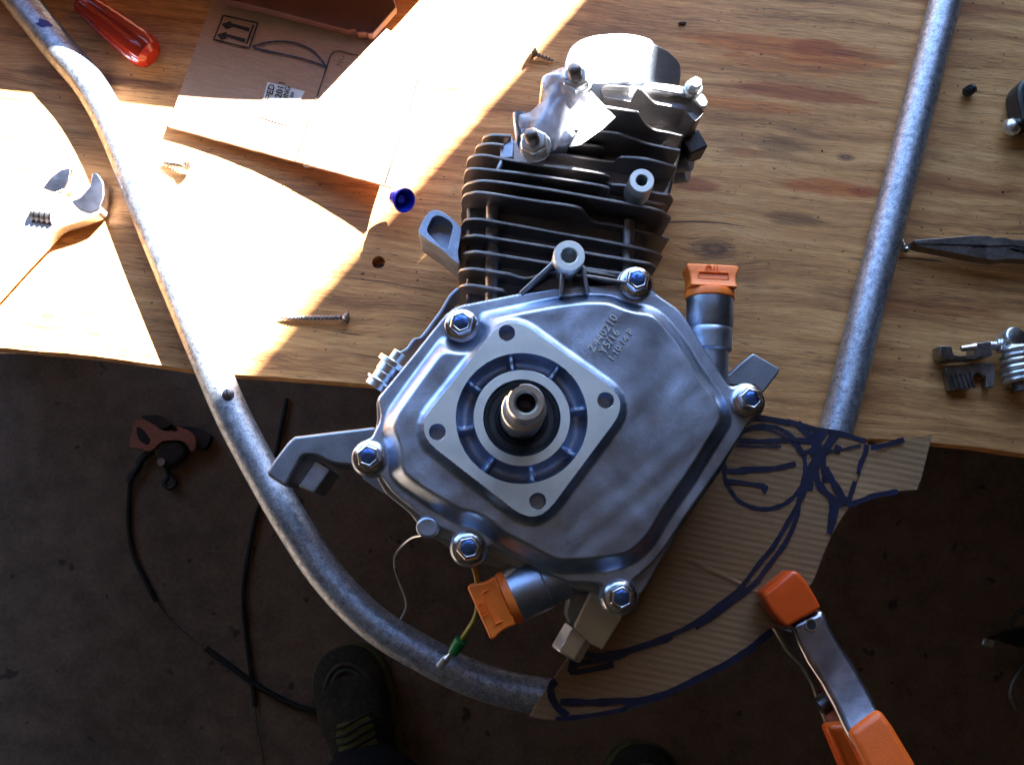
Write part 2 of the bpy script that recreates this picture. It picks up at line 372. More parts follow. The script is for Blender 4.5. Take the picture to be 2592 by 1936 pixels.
# the garage round it: a wide door opening in the far wall lets the sky and the sun in
tj = (YW-_a.y)/_h.y; XJ = _a.x+_h.x*tj+.020
HZ = 2.0; XL = -2.3; CEIL = 2.5; SILL = -.03
def hole(pt, y): t = (y-pt.y)/S.y; q_ = pt+S*t; return (q_.x, q_.z)
patch = PP([(1446, 92), (1500, 50), (1660, 50), (1662, 110), (1650, 198), (1800, 208), (1830, 240)], .106)+PP([(1600, 228), (1575, 270), (1575, 330), (1485, 365), (1485, 330), (1505, 240), (1492, 222)], .118)+PP([(1468, 208)], .106)  # invented wall slot, projected along the sun to light the rocker cover
def wall_with_sun_slot():
    bm = bmesh.new(); Y0, Y1 = YW, YW+.03; rings = []
    for y in (Y0, Y1):
        o_ = [(XJ, floor_z), (4.0, floor_z), (4.0, CEIL), (XJ, CEIL)]; h_ = [hole(p, y) for p in patch]
        a = [bm.verts.new((p[0], y, p[1])) for p in o_]; b = [bm.verts.new((p[0], y, p[1])) for p in h_]
        es = [bm.edges.new((l[i], l[(i+1) % len(l)])) for l in (a, b) for i in range(len(l))]
        bmesh.ops.triangle_fill(bm, use_beauty=True, edges=es); rings.append((a, b))
    for k in (0, 1):
        a, b = rings[0][k], rings[1][k]
        for i in range(len(a)): j = (i+1) % len(a); bm.faces.new((a[i], a[j], b[j], b[i]))
    bmesh.ops.recalc_face_normals(bm, faces=bm.faces)
    me = bpy.data.meshes.new('wall_right_of_door'); bm.to_mesh(me); bm.free(); me.materials.append(M['garage_board'])
    o = bpy.data.objects.new('wall_right_of_door', me); COL.objects.link(o); tag(o, kind='structure')
wall_with_sun_slot()
tag(B().box(((XL-4)/2, YW+.015, (CEIL+floor_z)/2), (XL+4, .03, CEIL-floor_z)).obj('wall_left_of_door', 'garage_board'), kind='structure')
tag(B().box(((XL+XJ)/2, YW+.015, (SILL+floor_z)/2), (XJ-XL-.004, .03, SILL-floor_z)).obj('sun_block_below_opening', 'garage_board'), kind='structure')  # unseen low wall, added to keep the sun off the floor
tag(B().box(((XL+XJ)/2, YW+.015, (CEIL+HZ)/2), (XJ-XL-.004, .03, CEIL-HZ)).obj('wall_above_door', 'garage_board'), kind='structure')
tag(B().box((4.02, YW-3, (CEIL+floor_z)/2), (.04, 6.2, CEIL-floor_z)).obj('wall_right', 'garage_board'), kind='structure')
tag(B().box((-4.02, YW-3, (CEIL+floor_z)/2), (.04, 6.2, CEIL-floor_z)).obj('wall_left', 'garage_board'), kind='structure')
tag(B().box((0, YW-6.02, (CEIL+floor_z)/2), (8, .04, CEIL-floor_z)).obj('wall_back', 'garage_board'), kind='structure')
tag(B().box((0, YW-3, CEIL+.03), (8, 6.2, .05)).obj('ceiling', 'garage_board'), kind='structure')

# ------------------------------------------------------------------ the engine
ez = P(1320, 1058, 0); eng = empty('small_engine', ez, 'bare aluminium small petrol engine lying on its side at the bench edge, crankshaft up', 'engine')
ZF, ZP, ZS = .112, .1235, .131           # cover flange, plateau, machined pad
FL = [(1139,792),(1166,772),(1231,759),(1310,743),(1400,729),(1470,722),(1570,718),(1640,728),(1719,782),(1762,845),(1825,946),(1849,979),(1890,1010),(1904,1058),(1868,1118),(1819,1192),(1735,1311),(1690,1380),(1655,1425),(1610,1465),(1560,1488),(1500,1476),(1440,1476),(1380,1450),(1300,1408),(1231,1377),(1150,1352),(1103,1332),(1052,1295),(992,1246),(962,1205),(930,1160),(943,1099),(960,1067),(962,1045),(955,1009),(967,993),(1041,903),(1111,815)]
PL = [(1170,812),(1260,790),(1400,762),(1470,752),(1540,752),(1600,768),(1665,785),(1722,850),(1790,960),(1842,1025),(1845,1058),(1749,1213),(1691,1295),(1645,1375),(1596,1415),(1509,1430),(1400,1433),(1336,1395),(1240,1345),(1163,1306),(1068,1250),(1013,1210),(985,1165),(978,1090),(992,1040),(1060,945),(1131,852)]
PAD = [(1286,792),(1596,1014),(1358,1334),(1046,1092)]
BOLTS = [(1168,820),(1612,712),(1898,1012),(1572,1512),(1187,1387),(934,1157)]
HOLES = [(1283,843),(1533,1013),(1361,1268),(1107,1093)]
def sdf(poly, X, Y):           # positive inside
    n = len(poly); d = np.full(X.shape, 1e9); ins = np.zeros(X.shape, bool)
    for i in range(n):
        ax, ay = poly[i]; bx, by = poly[(i+1) % n]; ex, ey = bx-ax, by-ay
        wx, wy = X-ax, Y-ay; t = np.clip((wx*ex+wy*ey)/(ex*ex+ey*ey+1e-18), 0, 1)
        d = np.minimum(d, (wx-ex*t)**2+(wy-ey*t)**2)
        c = ((ay > Y) != (by > Y)) & (X < (bx-ax)*(Y-ay)/(by-ay+1e-18)+ax); ins ^= c
    d = np.sqrt(d); return np.where(ins, d, -d)
def xy(l, z, r=0): 
    q_ = [(p.x, p.y) for p in PP(l, z)]; return [(p.x, p.y) for p in rounded(q_, r, 6)] if r else q_
fl = xy(FL, ZF, .004); pl = xy(PL, ZP, .010); pad = xy(PAD, ZS, .0165)
bolts = [P(u, v, ZF+.006) for u, v in BOLTS]; holes = [P(u, v, ZS) for u, v in HOLES]; CC = P(1321, 1057, ZS)
def smin(a, b, k): h = np.clip(.5+.5*(b-a)/k, 0, 1); return b*(1-h)+a*h-k*h*(1-h)
def smax(a, b, k): return -smin(-a, -b, k)
sst = lambda x, a, b: (lambda t: t*t*(3-2*t))(np.clip((x-a)/(b-a), 0, 1))
def fields(X, Y):
    f = sdf(fl, X, Y)
    for b in bolts: f = smax(f, .0108-np.hypot(X-b.x, Y-b.y), .004)
    for u, v, r in ((1082, 1334, .0062),): b = P(u, v, ZF); f = smax(f, r-np.hypot(X-b.x, Y-b.y), .002)
    p = sdf(pl, X, Y)
    for b in bolts: p = smin(p, np.hypot(X-b.x, Y-b.y)-.0150, .006)
    s = sdf(pad, X, Y); r = np.hypot(X-CC.x, Y-CC.y)
    return f, p, s, r
R1, R2, R3 = .0364, .0266, .0214
_r = random.Random(5); WAVES = [(_r.uniform(.00005, .00011)*l/.03, _r.uniform(0, 3.14), l, _r.uniform(0, 6)) for l in (.013, .017, .022, .028, .036, .047, .060)]
def height(X, Y, f, p, s, r):
    z = ZF+(ZP-ZF)*sst(p, -.0052, .0045)
    z += .0012*sst(f, 0, .004)*(1-sst(p, -.006, -.003))*0
    wav = sum(a_*np.sin((X*math.cos(t_)+Y*math.sin(t_))*6.283/l_+p_+1.5*np.sin(Y*40+p_)) for a_, t_, l_, p_ in WAVES)
    z += wav*sst(p, 0, .01)
    z -= .0012*(1-sst(f, 0, .0012))                     # broken outer edge
    for b in bolts:
        d = np.hypot(X-b.x, Y-b.y); z = np.where(d < .0095, ZF+.0012, z)
    # raised boss lines beside pad, filler bulges
    t = np.clip(1+s/.0058, 0, 1); z = np.where(s < 0, z+(ZS-.0006-z)*t**2.2, ZS+0*z)
    ring = (r < R1) & (r > R2); ph = np.arctan2(Y-CC.y, X-CC.x)
    u = (r-R2)/(R1-R2); dep = .0150*np.clip(4*u*(1-u), 0, 1)**.38
    rib = np.zeros_like(z)
    for k in range(8):
        a = RAD(10+45*k); dd = np.abs(r*np.sin(ph-a)); on = np.cos(ph-a) > 0
        rib = np.maximum(rib, np.where(on, 1-sst(dd, .0008, .0026), 0))
    z = np.where(ring, ZS-dep*(1-rib*.62)-.0004, z)
    z = np.where((r <= R2) & (r > R3), ZS+.0004, z); z = np.where(r <= R3, ZS-.013, z)
    for h in holes: d = np.hypot(X-h.x, Y-h.y); z = np.where(d < .0046, ZS-.012, z)
    return z
def build_cover():
    h = .0005; xs = np.array([p[0] for p in fl]); ys = np.array([p[1] for p in fl])
    gx = np.arange(xs.min()-.012, xs.max()+.012, h); gy = np.arange(ys.min()-.012, ys.max()+.012, h)
    X, Y = np.meshgrid(gx, gy); f, p, s, r = fields(X, Y)
    def grad(a): gy_, gx_ = np.gradient(a, h); m = np.hypot(gx_, gy_)+1e-9; return gx_/m, gy_/m
    def snap(a, lo, hi, X, Y):
        g = grad(a); k = (a > lo) & (a < hi); return np.where(k, X-a*g[0], X), np.where(k, Y-a*g[1], Y)
    keep = (f[:-1, :-1] > -.6*h) & (f[1:, :-1] > -.6*h) & (f[:-1, 1:] > -.6*h) & (f[1:, 1:] > -.6*h)
    X0, Y0 = X.copy(), Y.copy()
    for a in (s, R1-r, R2-r, R3-r, *[.0046-np.hypot(X0-q_.x, Y0-q_.y) for q_ in holes], *[.0095-np.hypot(X0-q_.x, Y0-q_.y) for q_ in bolts]):
        X, Y = snap(a, -.5*h, .5*h, X, Y)
    X, Y = snap(f, -.62*h, .38*h, X, Y)
    f2, p2, s2, r2 = fields(X, Y); e = 2e-6
    # evaluate heights a hair towards the high side of each sharp contour
    s2 = np.where(np.abs(s2) < 1e-5, 1e-5, s2)
    r3 = np.where(np.abs(r2-R1) < 1e-5, R1+e, np.where(np.abs(r2-R2) < 1e-5, R2-e, np.where(np.abs(r2-R3) < 1e-5, R3+e, r2)))
    Z = height(X, Y, np.maximum(f2, 0), p2, s2, r3)
    for q_ in holes:
        d = np.hypot(X-q_.x, Y-q_.y); Z = np.where(np.abs(d-.0046) < 2e-5, ZS, Z)
    ny, nx = X.shape; idx = -np.ones((ny, nx), int); use = np.zeros((ny, nx), bool)
    for a in (slice(None, -1), slice(1, None)):
        for b in (slice(None, -1), slice(1, None)): use[a, b] |= keep
    idx[use] = np.arange(use.sum()); V = np.stack([X[use], Y[use], Z[use]], 1)
    j, i = np.nonzero(keep); q_ = np.stack([idx[j, i], idx[j, i+1], idx[j+1, i+1], idx[j+1, i]], 1)
    zc = V[q_][:, :, 2]; fm = (zc.min(1) > ZS-.0003).astype(int)
    # skirt
    ed = {}
    for a in q_:
        for k in range(4): ed[(a[k], a[(k+1) % 4])] = 1
    bd_ = [k for k in ed if (k[1], k[0]) not in ed]
    nv = len(V); low = {}; ex = []; fs = []
    for a, b in bd_:
        for c in (a, b):
            if c not in low: low[c] = nv+len(ex); ex.append((V[c][0], V[c][1], ZF-.009))
        fs.append((b, a, low[a], low[b]))
    verts = [tuple(v) for v in V]+ex; faces = [tuple(int(t) for t in a) for a in q_]+[tuple(int(t) for t in a) for a in fs]
    return meshobj('crankcase_cover', verts, faces, None, eng, mats=['cast_aluminium', 'machined_aluminium'], fm=list(fm)+[0]*len(fs), ang=38)
build_cover()
# crankcase below the cover
CR = [(1139,805),(1240,768),(1400,738),(1560,726),(1640,738),(1715,792),(1820,952),(1885,1020),(1890,1075),(1819,1200),(1735,1318),(1672,1424),(1628,1500),(1560,1545),(1505,1500),(1430,1490),(1290,1430),(1240,1400),(1150,1378),(1098,1358),(1060,1330),(1040,1300),(975,1248),(935,1175),(955,1060),(952,1010),(1041,908)]
B().prism(rounded(PP(CR, .102), .004), .016, .1025).obj('crankcase', 'dark_casting', eng, bevel=.0012)
# little green gasket slivers
def lug(l, z, zb, name, mat='cast_aluminium', bev=.0015, r=.003, **k): return B().prism(rounded(PP(l, z), r), zb, z).obj(name, mat, eng, bevel=bev, seg=3, **k)
# bolts with blue centres
def bolt_mesh():
    b = B(); a = (0, 0, 1); b.lathe([(.0098, 0), (.0098, .0012), (.0086, .0022), (.0070, .0032)], (0, 0, 0), a, 40)
    hx_ = B().lathe([(.0071, .002), (.0071, .0082), (.0062, .0094), (.0046, .0096), (.0044, .0086), (.0001, .0084)], (0, 0, 0), a, 6)
    b.add(hx_.v, hx_.f); return b
first = None
for i, p in enumerate(bolts):
    c = Vector((p.x, p.y, ZF+.0012)); rot = Matrix.Rotation(random.uniform(0, 1), 3, 'Z')
    if first is None:
        b = bolt_mesh(); b.v = [rot @ q_+c for q_ in b.v]; o = b.obj('cover_bolt', 'zinc', eng, bevel=.0004)
        # make data local so that copies share it
        for v_ in o.data.vertices: v_.co -= c-ez
        o.location = c-ez
        dsk = B().lathe([(.0045, .0070), (.0045, .0092), (.0040, .0095), (.0001, .0093)], c, (0, 0, 1), 24).obj('bolt_head_mark', 'blue_zinc', o, bevel=.0002)
        txt = text_mesh('stamp', '8.8', .0036, c+Vector((-.0026, -.0012, .0094)), (1, .3, 0), 'blue_zinc', o, .0002)
        first = (o, dsk, txt)
    else:
        o = first[0].copy(); COL.objects.link(o); o.location = c-ez; o.rotation_euler.z = random.uniform(0, 6)
        for ch in first[1:]: d_ = ch.copy(); COL.objects.link(d_); d_.parent = o
# seal, shaft
B().lathe([(.0213, -.010), (.0213, -.003), (.0195, -.0018), (.0180, -.0045), (.0150, -.0050), (.0130, -.0030), (.0120, -.0055), (.0115, -.012)], CC, (0, 0, 1), 64).obj('oil_seal', 'black_rubber', eng)
SH = B()
prof = [(.0118, -.012), (.0118, .030), (.0112, .031), (.0096, .0315), (.0096, .0535), (.0088, .0550), (.0062, .0550), (.0050, .0536), (.0049, .030), (.0001, .029)]
seg = 64; n0 = 0
for j, (r_, t_) in enumerate(prof):
    for i in range(seg):
        a = 2*math.pi*i/seg; rr = r_
        if t_ > .005 and r_ > .0090 and abs(((a-RAD(125)+math.pi) % (2*math.pi))-math.pi) < RAD(15): rr = min(r_, .0075 if r_ < .0105 else .0095)
        SH.v.append(CC+Vector((math.cos(a)*rr, math.sin(a)*rr, t_)))
for j in range(len(prof)-1):
    for i in range(seg): k = (i+1) % seg; SH.f.append((j*seg+i, j*seg+k, (j+1)*seg+k, (j+1)*seg+i))
SH.obj('crankshaft', 'bright_steel', eng, ang=28)
B().lathe([(.00485, .0527), (.0044, .0500), (.0040, .034), (.0001, .033)], CC, (0, 0, 1), 32, cap=False).obj('centre_hole', 'dark_steel', eng)  # dark lining stands in for the shade down the bore
# stamped lettering on the cover
td = (P(*zB([(590, 740)])[0], ZP)-P(*zB([(370, 1050)])[0], ZP)); td.z = 0
for s_, (u, v), sz in (('Z440210', zB([(372, 1078)])[0], .0064), ('Y5/16', zB([(475, 1095)])[0], .0062), ('1.10.14 P', zB([(552, 1160)])[0], .0052)):
    text_mesh('cast_lettering', s_, sz, P(u, v, ZP+.0002), td, 'machined_aluminium', eng, .0008, offset=.0, spacing=1.1)

# mounting lugs on the rims
def ringboss(u, v, z, zb, ro, ri, name='mounting_boss'):
    c = P(u, v, z); c.z = 0
    return B().lathe([(ri, z-.03), (ri, z-.0006), (ri+.0006, z), (ro-.0005, z), (ro, z-.0008), (ro*1.05, zb), (ri, zb)], c, (0, 0, 1), 48, cap=False).obj(name, 'machined_aluminium', eng)
ringboss(1441, 647, .128, .06, .0092, .0045); ringboss(1625, 457, .112, .09, .0076, .0034)
c0 = P(1441, 647, .118)
B().tube([c0+Vector((0, 0, -.03)), P(1441, 647, .118)+Vector((0, 0, -.002))], .0094, 32).obj('boss_stem', 'dark_casting', eng)
def web(p, q_, t, z0, name='web'):
    p, q_ = Vector(p), Vector(q_); d = (q_-p); n_ = Vector((-d.y, d.x, 0)).normalized()*t/2
    v = [(p+n_), (p-n_), (q_-n_), (q_+n_)]; v2 = [Vector((a.x, a.y, z0)) for a in v]
    return B().add(v+v2, [(0, 1, 2, 3), (7, 6, 5, 4), (0, 4, 5, 1), (1, 5, 6, 2), (2, 6, 7, 3), (3, 7, 4, 0)]).obj(name, 'dark_casting', eng, bevel=.0008)
web(P(1405, 662, .121), P(*zA([(1715, 345)])[0], .1125), .003, .07); web(P(1425, 685, .121), P(1421, 748, .1195), .0028, .08); web(P(1475, 672, .121), P(1488, 742, .1195), .0028, .08)
lug([(1416, 690), (1320, 750), (1500, 745), (1480, 690)], .104, .05, 'boss_gusset', 'dark_casting')
lug([(1082+30*math.cos(a*.4), 1334+28*math.sin(a*.4)) for a in range(16)], .113, .06, 'blind_boss', 'cast_aluminium', r=.001)

# cylinder with its cooling fins
fa, fb = P(*z2([(560, 1120)])[0], .1), P(*z2([(1480, 1270)])[0], .1)
fd = (fb-fa); fd.z = 0; fd.normalize(); fn = Vector((-fd.y, fd.x, 0))
ZB = .016
def fin(px, za=.10, zmin=.03, thick=.0017, zmax=.118, name='cooling_fin', anchor=None):
    """px: traced upper edge, left to right; za height of the anchor point"""
    k = anchor if anchor is not None else len(px)//3
    o = P(*px[k], za); pts = []
    for u, v in px:
        q_ = Pplane(u, v, o, fn); q_.z = min(max(q_.z, zmin), zmax)
        pts.append((((q_-o).dot(fd)), q_.z))
    # keep monotone along the fin
    m = [pts[0]]
    for a in pts[1:]:
        m.append((max(a[0], m[-1][0]+.0002), a[1]))
    sm = m
    l0, l1 = sm[0][0], sm[-1][0]
    prof = [(l0, ZB), *sm, (l1, ZB)]; n_ = len(prof); v = []
    for sgn in (-.5, .5):
        for a, z in prof: q_ = o+fd*a+fn*(thick*sgn); v.append((q_.x, q_.y, z))
    f = [tuple(range(n_)), tuple(range(n_, 2*n_))[::-1]]+[(i, n_+i, n_+(i+1) % n_, (i+1) % n_) for i in range(n_)]
    return meshobj(name, v, f, 'fin_casting', eng, bevel=.0004, seg=2, ang=50)
sp = lambda l: [(p.x, p.y) for p in smooth_path([(a, b, 0) for a, b in l], 4)]
fin(sp(z2([(1455,640),(1475,590),(1490,556),(1520,552),(1560,590),(1610,635),(1700,655),(1840,690)])), .098, anchor=-1)
fin(sp(z2([(1240,615),(1330,622),(1440,640),(1490,670),(1540,750),(1600,800),(1700,822),(1780,842)])), .096, anchor=-1)
fin(sp(z2([(900,745),(1200,735),(1410,750),(1425,790)])), .088)
fin(sp(z2([(1100,800),(1230,810),(1380,825),(1470,855),(1570,892),(1770,932)])), .098, anchor=-1)
fin(sp(z2([(1000,885),(1130,893),(1280,910),(1295,960)])), .092)
fin(sp(z2([(940,955),(1100,965),(1330,1000),(1370,985),(1410,972),(1560,985),(1745,1035)])), .096, anchor=-1)
fin(sp(z2([(536,890),(545,855),(580,838),(640,836),(722,842)])), .100, anchor=10)
fin(sp(z2([(492,950),(503,912),(535,895),(600,890),(675,900)])), .100, anchor=10)
fin(sp(z2([(440,1030),(452,985),(490,964),(560,962),(650,978),(860,1018),(1100,1045),(1300,1080),(1330,1105)])), .100, anchor=12)
fin(sp(z2([(424,1110),(436,1062),(475,1044),(620,1055),(900,1090),(1290,1152),(1320,1185)])), .101, anchor=12)
fin(sp(z2([(1310,1120),(1340,1140),(1440,1150),(1600,1190),(1700,1210),(1725,1240)])), .090)
fin(sp(z2([(412,1180),(430,1150),(470,1130),(560,1120),(800,1150),(1000,1182),(1480,1268),(1620,1300),(1680,1325),(1712,1355)])), .104, anchor=14)
fin(sp(z2([(410,1245),(425,1212),(460,1198),(540,1192),(850,1240),(1120,1280),(1180,1320),(1230,1370),(1400,1400),(1640,1462),(1700,1480)])), .104, anchor=14)
fin(sp(z2([(408,1400),(425,1370),(460,1358),(540,1358),(700,1385),(1000,1440),(1400,1512),(1600,1560),(1660,1590)])), .096, anchor=14)
fin(sp(z2([(404,1500),(425,1470),(470,1460),(540,1462),(900,1520),(1300,1585),(1560,1630),(1620,1660)])), .096, anchor=14)
fin(sp(z2([(400,1600),(425,1570),(470,1560),(540,1562),(900,1620),(1200,1665),(1500,1710),(1600,1750)])), .096, anchor=14)
fin(sp(zA([(1135,150),(1160,122),(1220,110),(1320,115),(1600,155),(1830,188)])+zB([(300,150),(560,195),(800,232),(900,258),(955,295)])), .096, anchor=14)
fin(sp(zA([(1128,305),(1150,275),(1200,263),(1280,264),(1450,290),(1560,312),(1600,350)])), .094, anchor=12)
fin(sp(zB([(300,310),(480,340),(650,372),(760,400)])), .098)
fin(sp(z2([(408,1322),(425,1292),(470,1280),(540,1282),(800,1320),(1100,1375),(1400,1440),(1620,1500),(1670,1530)])), .078, anchor=12)
fin(sp(z2([(1120,540),(1300,560),(1500,580),(1800,625),(1880,660)])), .094, anchor=10)
# barrel and head core
core = B().prism(PP([(1180, 770), (1182, 470), (1215, 440), (1640, 500), (1625, 780)], .075), ZB, .075)
core.obj('cylinder_barrel', 'barrel_casting', eng, bevel=.002)
B().prism(PP([(1232, 440), (1290, 360), (1400, 300), (1450, 225), (1755, 265), (1715, 420), (1690, 520), (1215, 455)], .074), ZB, .074).obj('cylinder_head', 'fin_casting', eng, bevel=.002)
for u0, v0, u1, v1, r_ in ((1248, 510, 1246, 800, .0045), (1590, 560, 1585, 740, .0042)):
    a, b = P(u0, v0, .082), P(u1, v1, .082); B().tube([a, a.lerp(b, .5), b], r_, 20).obj('cylinder_stud', 'fin_casting', eng)
# rocker cover (sunlit) with its pressed flange
RC = z2([(1062,500),(1045,440),(1060,360),(1090,290),(1150,245),(1240,218),(1380,207),(1480,215),(1560,235),(1605,262),(1575,340),(1560,400),(1558,470),(1562,515),(1500,508),(1270,520)])
B().prism(rounded(PP(RC, .106), .003, 3), .02, .106).obj('rocker_cover', 'cast_aluminium', eng, bevel=.006, seg=5)
R2_ = z2([(1600,262),(1690,310),(1745,360),(1770,400),(1772,470),(1762,530),(1562,515),(1558,470),(1560,400),(1575,340)]); zz_ = [.1045,.092,.084,.080,.080,.082,.1045,.1045,.1045,.1045]
fv = [P(u, v, z) for (u, v), z in zip(R2_, zz_)]; nf = len(fv)
B().add(fv+[Vector((p.x, p.y, .03)) for p in fv], [tuple(range(nf)), tuple(range(2*nf-1, nf-1, -1))]+[(i, (i+1) % nf, nf+(i+1) % nf, nf+i) for i in range(nf)]).obj('rocker_cover_end', 'dark_casting', eng, bevel=.0015, seg=3)  # end facet in darker metal, standing in for its shade
FG = z2([(905,500),(915,470),(960,445),(1050,450),(1250,505),(1500,500),(1700,520),(1850,545),(1920,590),(1945,635),(1930,668),(1890,665),(1840,600),(1500,540),(1270,527),(1060,520),(960,520),(915,540)])
B().prism(rounded(PP(FG, .104), .002), .02, .104).obj('cover_flange', 'bright_steel', eng, bevel=.001)
FG2 = z2([(1270,540),(1500,555),(1840,620),(1890,680),(1925,670),(1900,720),(1860,757),(1800,690),(1500,640),(1290,600)])
B().prism(rounded(PP(FG2, .098), .002), .02, .098).obj('head_gasket_plate', 'fin_casting', eng, bevel=.0015, seg=3)
a = P(*z2([(1848, 548)])[0], .105); ax = (fn+Vector((0, 0, .25))).normalized()
B().lathe([(.0060, -.004), (.0060, .0), (.0052, .0015)], a, (0, 0, 1), 24).lathe([(.0044, .001), (.0044, .007), (.0036, .008)], a, (0, 0, 1), 6).obj('cover_screw', 'bright_steel', eng, bevel=.0004)

# intake port under a scrap of plastic film, with two studs and nuts
FILM = z2([(905,560),(935,500),(975,445),(1050,450),(1100,545),(1150,580),(1210,580),(1180,640),(1150,720),(1140,790),(1170,840),(1130,875),(1060,890),(1010,895),(990,930),(960,900),(925,855),(860,800),(800,795),(775,790),(745,700),(775,682),(800,710),(880,672),(915,640),(935,590)])
def field_sheet(poly, zf, h, th, name, mat, par):
    """a thin sheet with the outline poly (x, y) and the height zf(X, Y, inside distance)"""
    xs = np.array([p[0] for p in poly]); ys = np.array([p[1] for p in poly])
    X, Y = np.meshgrid(np.arange(xs.min()-2*h, xs.max()+2*h, h), np.arange(ys.min()-2*h, ys.max()+2*h, h)); f = sdf(poly, X, Y)
    gy_, gx_ = np.gradient(f, h); m = np.hypot(gx_, gy_)+1e-9
    keep = (f[:-1, :-1] > -.6*h) & (f[1:, :-1] > -.6*h) & (f[:-1, 1:] > -.6*h) & (f[1:, 1:] > -.6*h); k = (f < .38*h) & (f > -.62*h)
    X = np.where(k, X-f*gx_/m, X); Y = np.where(k, Y-f*gy_/m, Y); Z = zf(X, Y, np.maximum(sdf(poly, X, Y), 0))
    use = np.zeros(X.shape, bool)
    for a in (slice(None, -1), slice(1, None)):
        for b in (slice(None, -1), slice(1, None)): use[a, b] |= keep
    idx = -np.ones(X.shape, int); n = int(use.sum()); idx[use] = np.arange(n); V = list(zip(X[use], Y[use], Z[use]))
    j, i = np.nonzero(keep); q_ = [tuple(int(t) for t in a) for a in np.stack([idx[j, i], idx[j, i+1], idx[j+1, i+1], idx[j+1, i]], 1)]
    ed = {}
    for a in q_:
        for k in range(4): ed[(a[k], a[(k+1) % 4])] = 1
    V2 = V+[(a, b, c-th) for a, b, c in V]; F2 = q_+[tuple(t+n for t in a[::-1]) for a in q_]+[(b, a, a+n, b+n) for a, b in ed if (b, a) not in ed]
    return meshobj(name, V2, F2, mat, par, ang=70)
port = B().prism(rounded(PP(z2([(930,640),(960,500),(1060,480),(1190,600),(1140,800),(1060,905),(870,900),(800,830)]), .096), .006), .03, .096).obj('intake_port', 'cast_aluminium', eng, bevel=.005, seg=4)
fpoly = [(p.x, p.y) for p in rounded([P(u, v, .104) for u, v in FILM], .0015, 3)]
o1, o2 = P(*z2([(1040, 520)])[0], .104), P(*z2([(880, 860)])[0], .104); fm_ = P(*z2([(1010, 700)])[0], .104)
def filmz(X, Y, f):
    ax_ = (o2-o1); L_ = ax_.length; ux, uy = ax_.x/L_, ax_.y/L_; a = (X-o1.x)*ux+(Y-o1.y)*uy; c = -(X-o1.x)*uy+(Y-o1.y)*ux
    z = .1005+.010*np.exp(-(c/.012)**2)*(1-sst(a, L_*.75, L_*1.1))
    z += .0045*np.exp(-((a-.002)/.0035)**2)                       # rim of the port under the film
    z += .0011*np.abs(np.sin(c*300+a*60+2*np.sin(a*90)))+.0008*np.abs(np.sin(c*170-a*210+1))-.0012*np.exp(-(f/.002)**2)
    return z
film = field_sheet(fpoly, filmz, .0006, .0003, 'plastic_film', 'plastic_film', None)
tag(film, 'crumpled clear plastic film taped over the intake port between two nuts', 'plastic film')
tp = PP(z2([(1210,578),(1368,715),(1290,790),(1150,895),(1080,905),(1140,800),(1150,680)]), .118)
tb = B(); 
for i, p in enumerate(tp): p.z = (.121, .1155, .116, .117, .1165, .119, .120)[i]
tb.add(tp+[p-Vector((0, 0, .0004)) for p in tp], [tuple(range(7)), tuple(range(13, 6, -1))]+[(i, (i+1) % 7, 7+(i+1) % 7, 7+i) for i in range(7)])
tape = tb.obj('tape_piece', 'white_paper', None); tag(tape, 'white pointed scrap of tape stuck to the plastic film over the fins', 'tape')
def stud(tip, nut, hex_r=.0088, name='stud_nut'):
    t_, n_ = P(*tip, .128), P(*nut, .112); axx = (t_-n_).normalized(); axx = Vector((axx.x*.7, axx.y*.7, axx.z)).normalized()
    b = B().lathe([(hex_r*.93, -.005), (hex_r, -.004), (hex_r, .0035), (hex_r*.86, .0048), (.0040, .005), (.0040, -.005)], n_, axx, 6)
    b.lathe([(.0098, -.0068), (.0098, -.0052)], n_, axx, 32)
    o = b.obj(name, 'bright_steel', eng, bevel=.0006)
    pr = []
    for i in range(13): pr += [(.0037, -.02+.003*i), (.0041, -.0187+.003*i)]
    pr = [(.0041 if j % 2 else .0035, -.018+j*.0008) for j in range(42)]+[(.0026, .0165)]
    B().lathe(pr, n_, axx, 20).obj('stud', 'screw_steel', eng, ang=60)
stud(z2([(1098, 430)])[0], z2([(1120, 492)])[0]); stud(z2([(825, 835)])[0], z2([(862, 888)])[0])
# small curled spout beside the port
B().tube(smooth_path([P(*z2([(770, 700)])[0], .10), P(*z2([(775, 780)])[0], .098), P(*z2([(800, 900)])[0], .092), P(*z2([(870, 975)])[0], .088)], 5), .004, 14).obj('breather_spout', 'cast_aluminium', eng)
for k in ([(655,900),(675,900),(725,840),(740,900),(735,980),(650,985)], [(625,1050),(650,985),(670,985),(655,1050)]): B().prism(PP(z2(k), .099), .03, .099).obj('fin_bridge', 'cast_aluminium', eng, bevel=.001)
# bolt and square nut at the right of the head
B().box(P(*z2([(1838, 915)])[0], .062), (.0125, .0135, .020), .45).obj('square_plug', 'dark_oxide', eng, bevel=.001)
B().tube([P(*z2([(1740, 1010)])[0], .05), P(*z2([(1835, 1000)])[0], .056)], .0065, 24).obj('plug_boss', 'dark_casting', eng, bevel=.001)
B().tube([P(*z2([(1700, 1070)])[0], .03), P(*z2([(1815, 1060)])[0], .036)], .008, 24).obj('plug_boss', 'dark_casting', eng, bevel=.001)
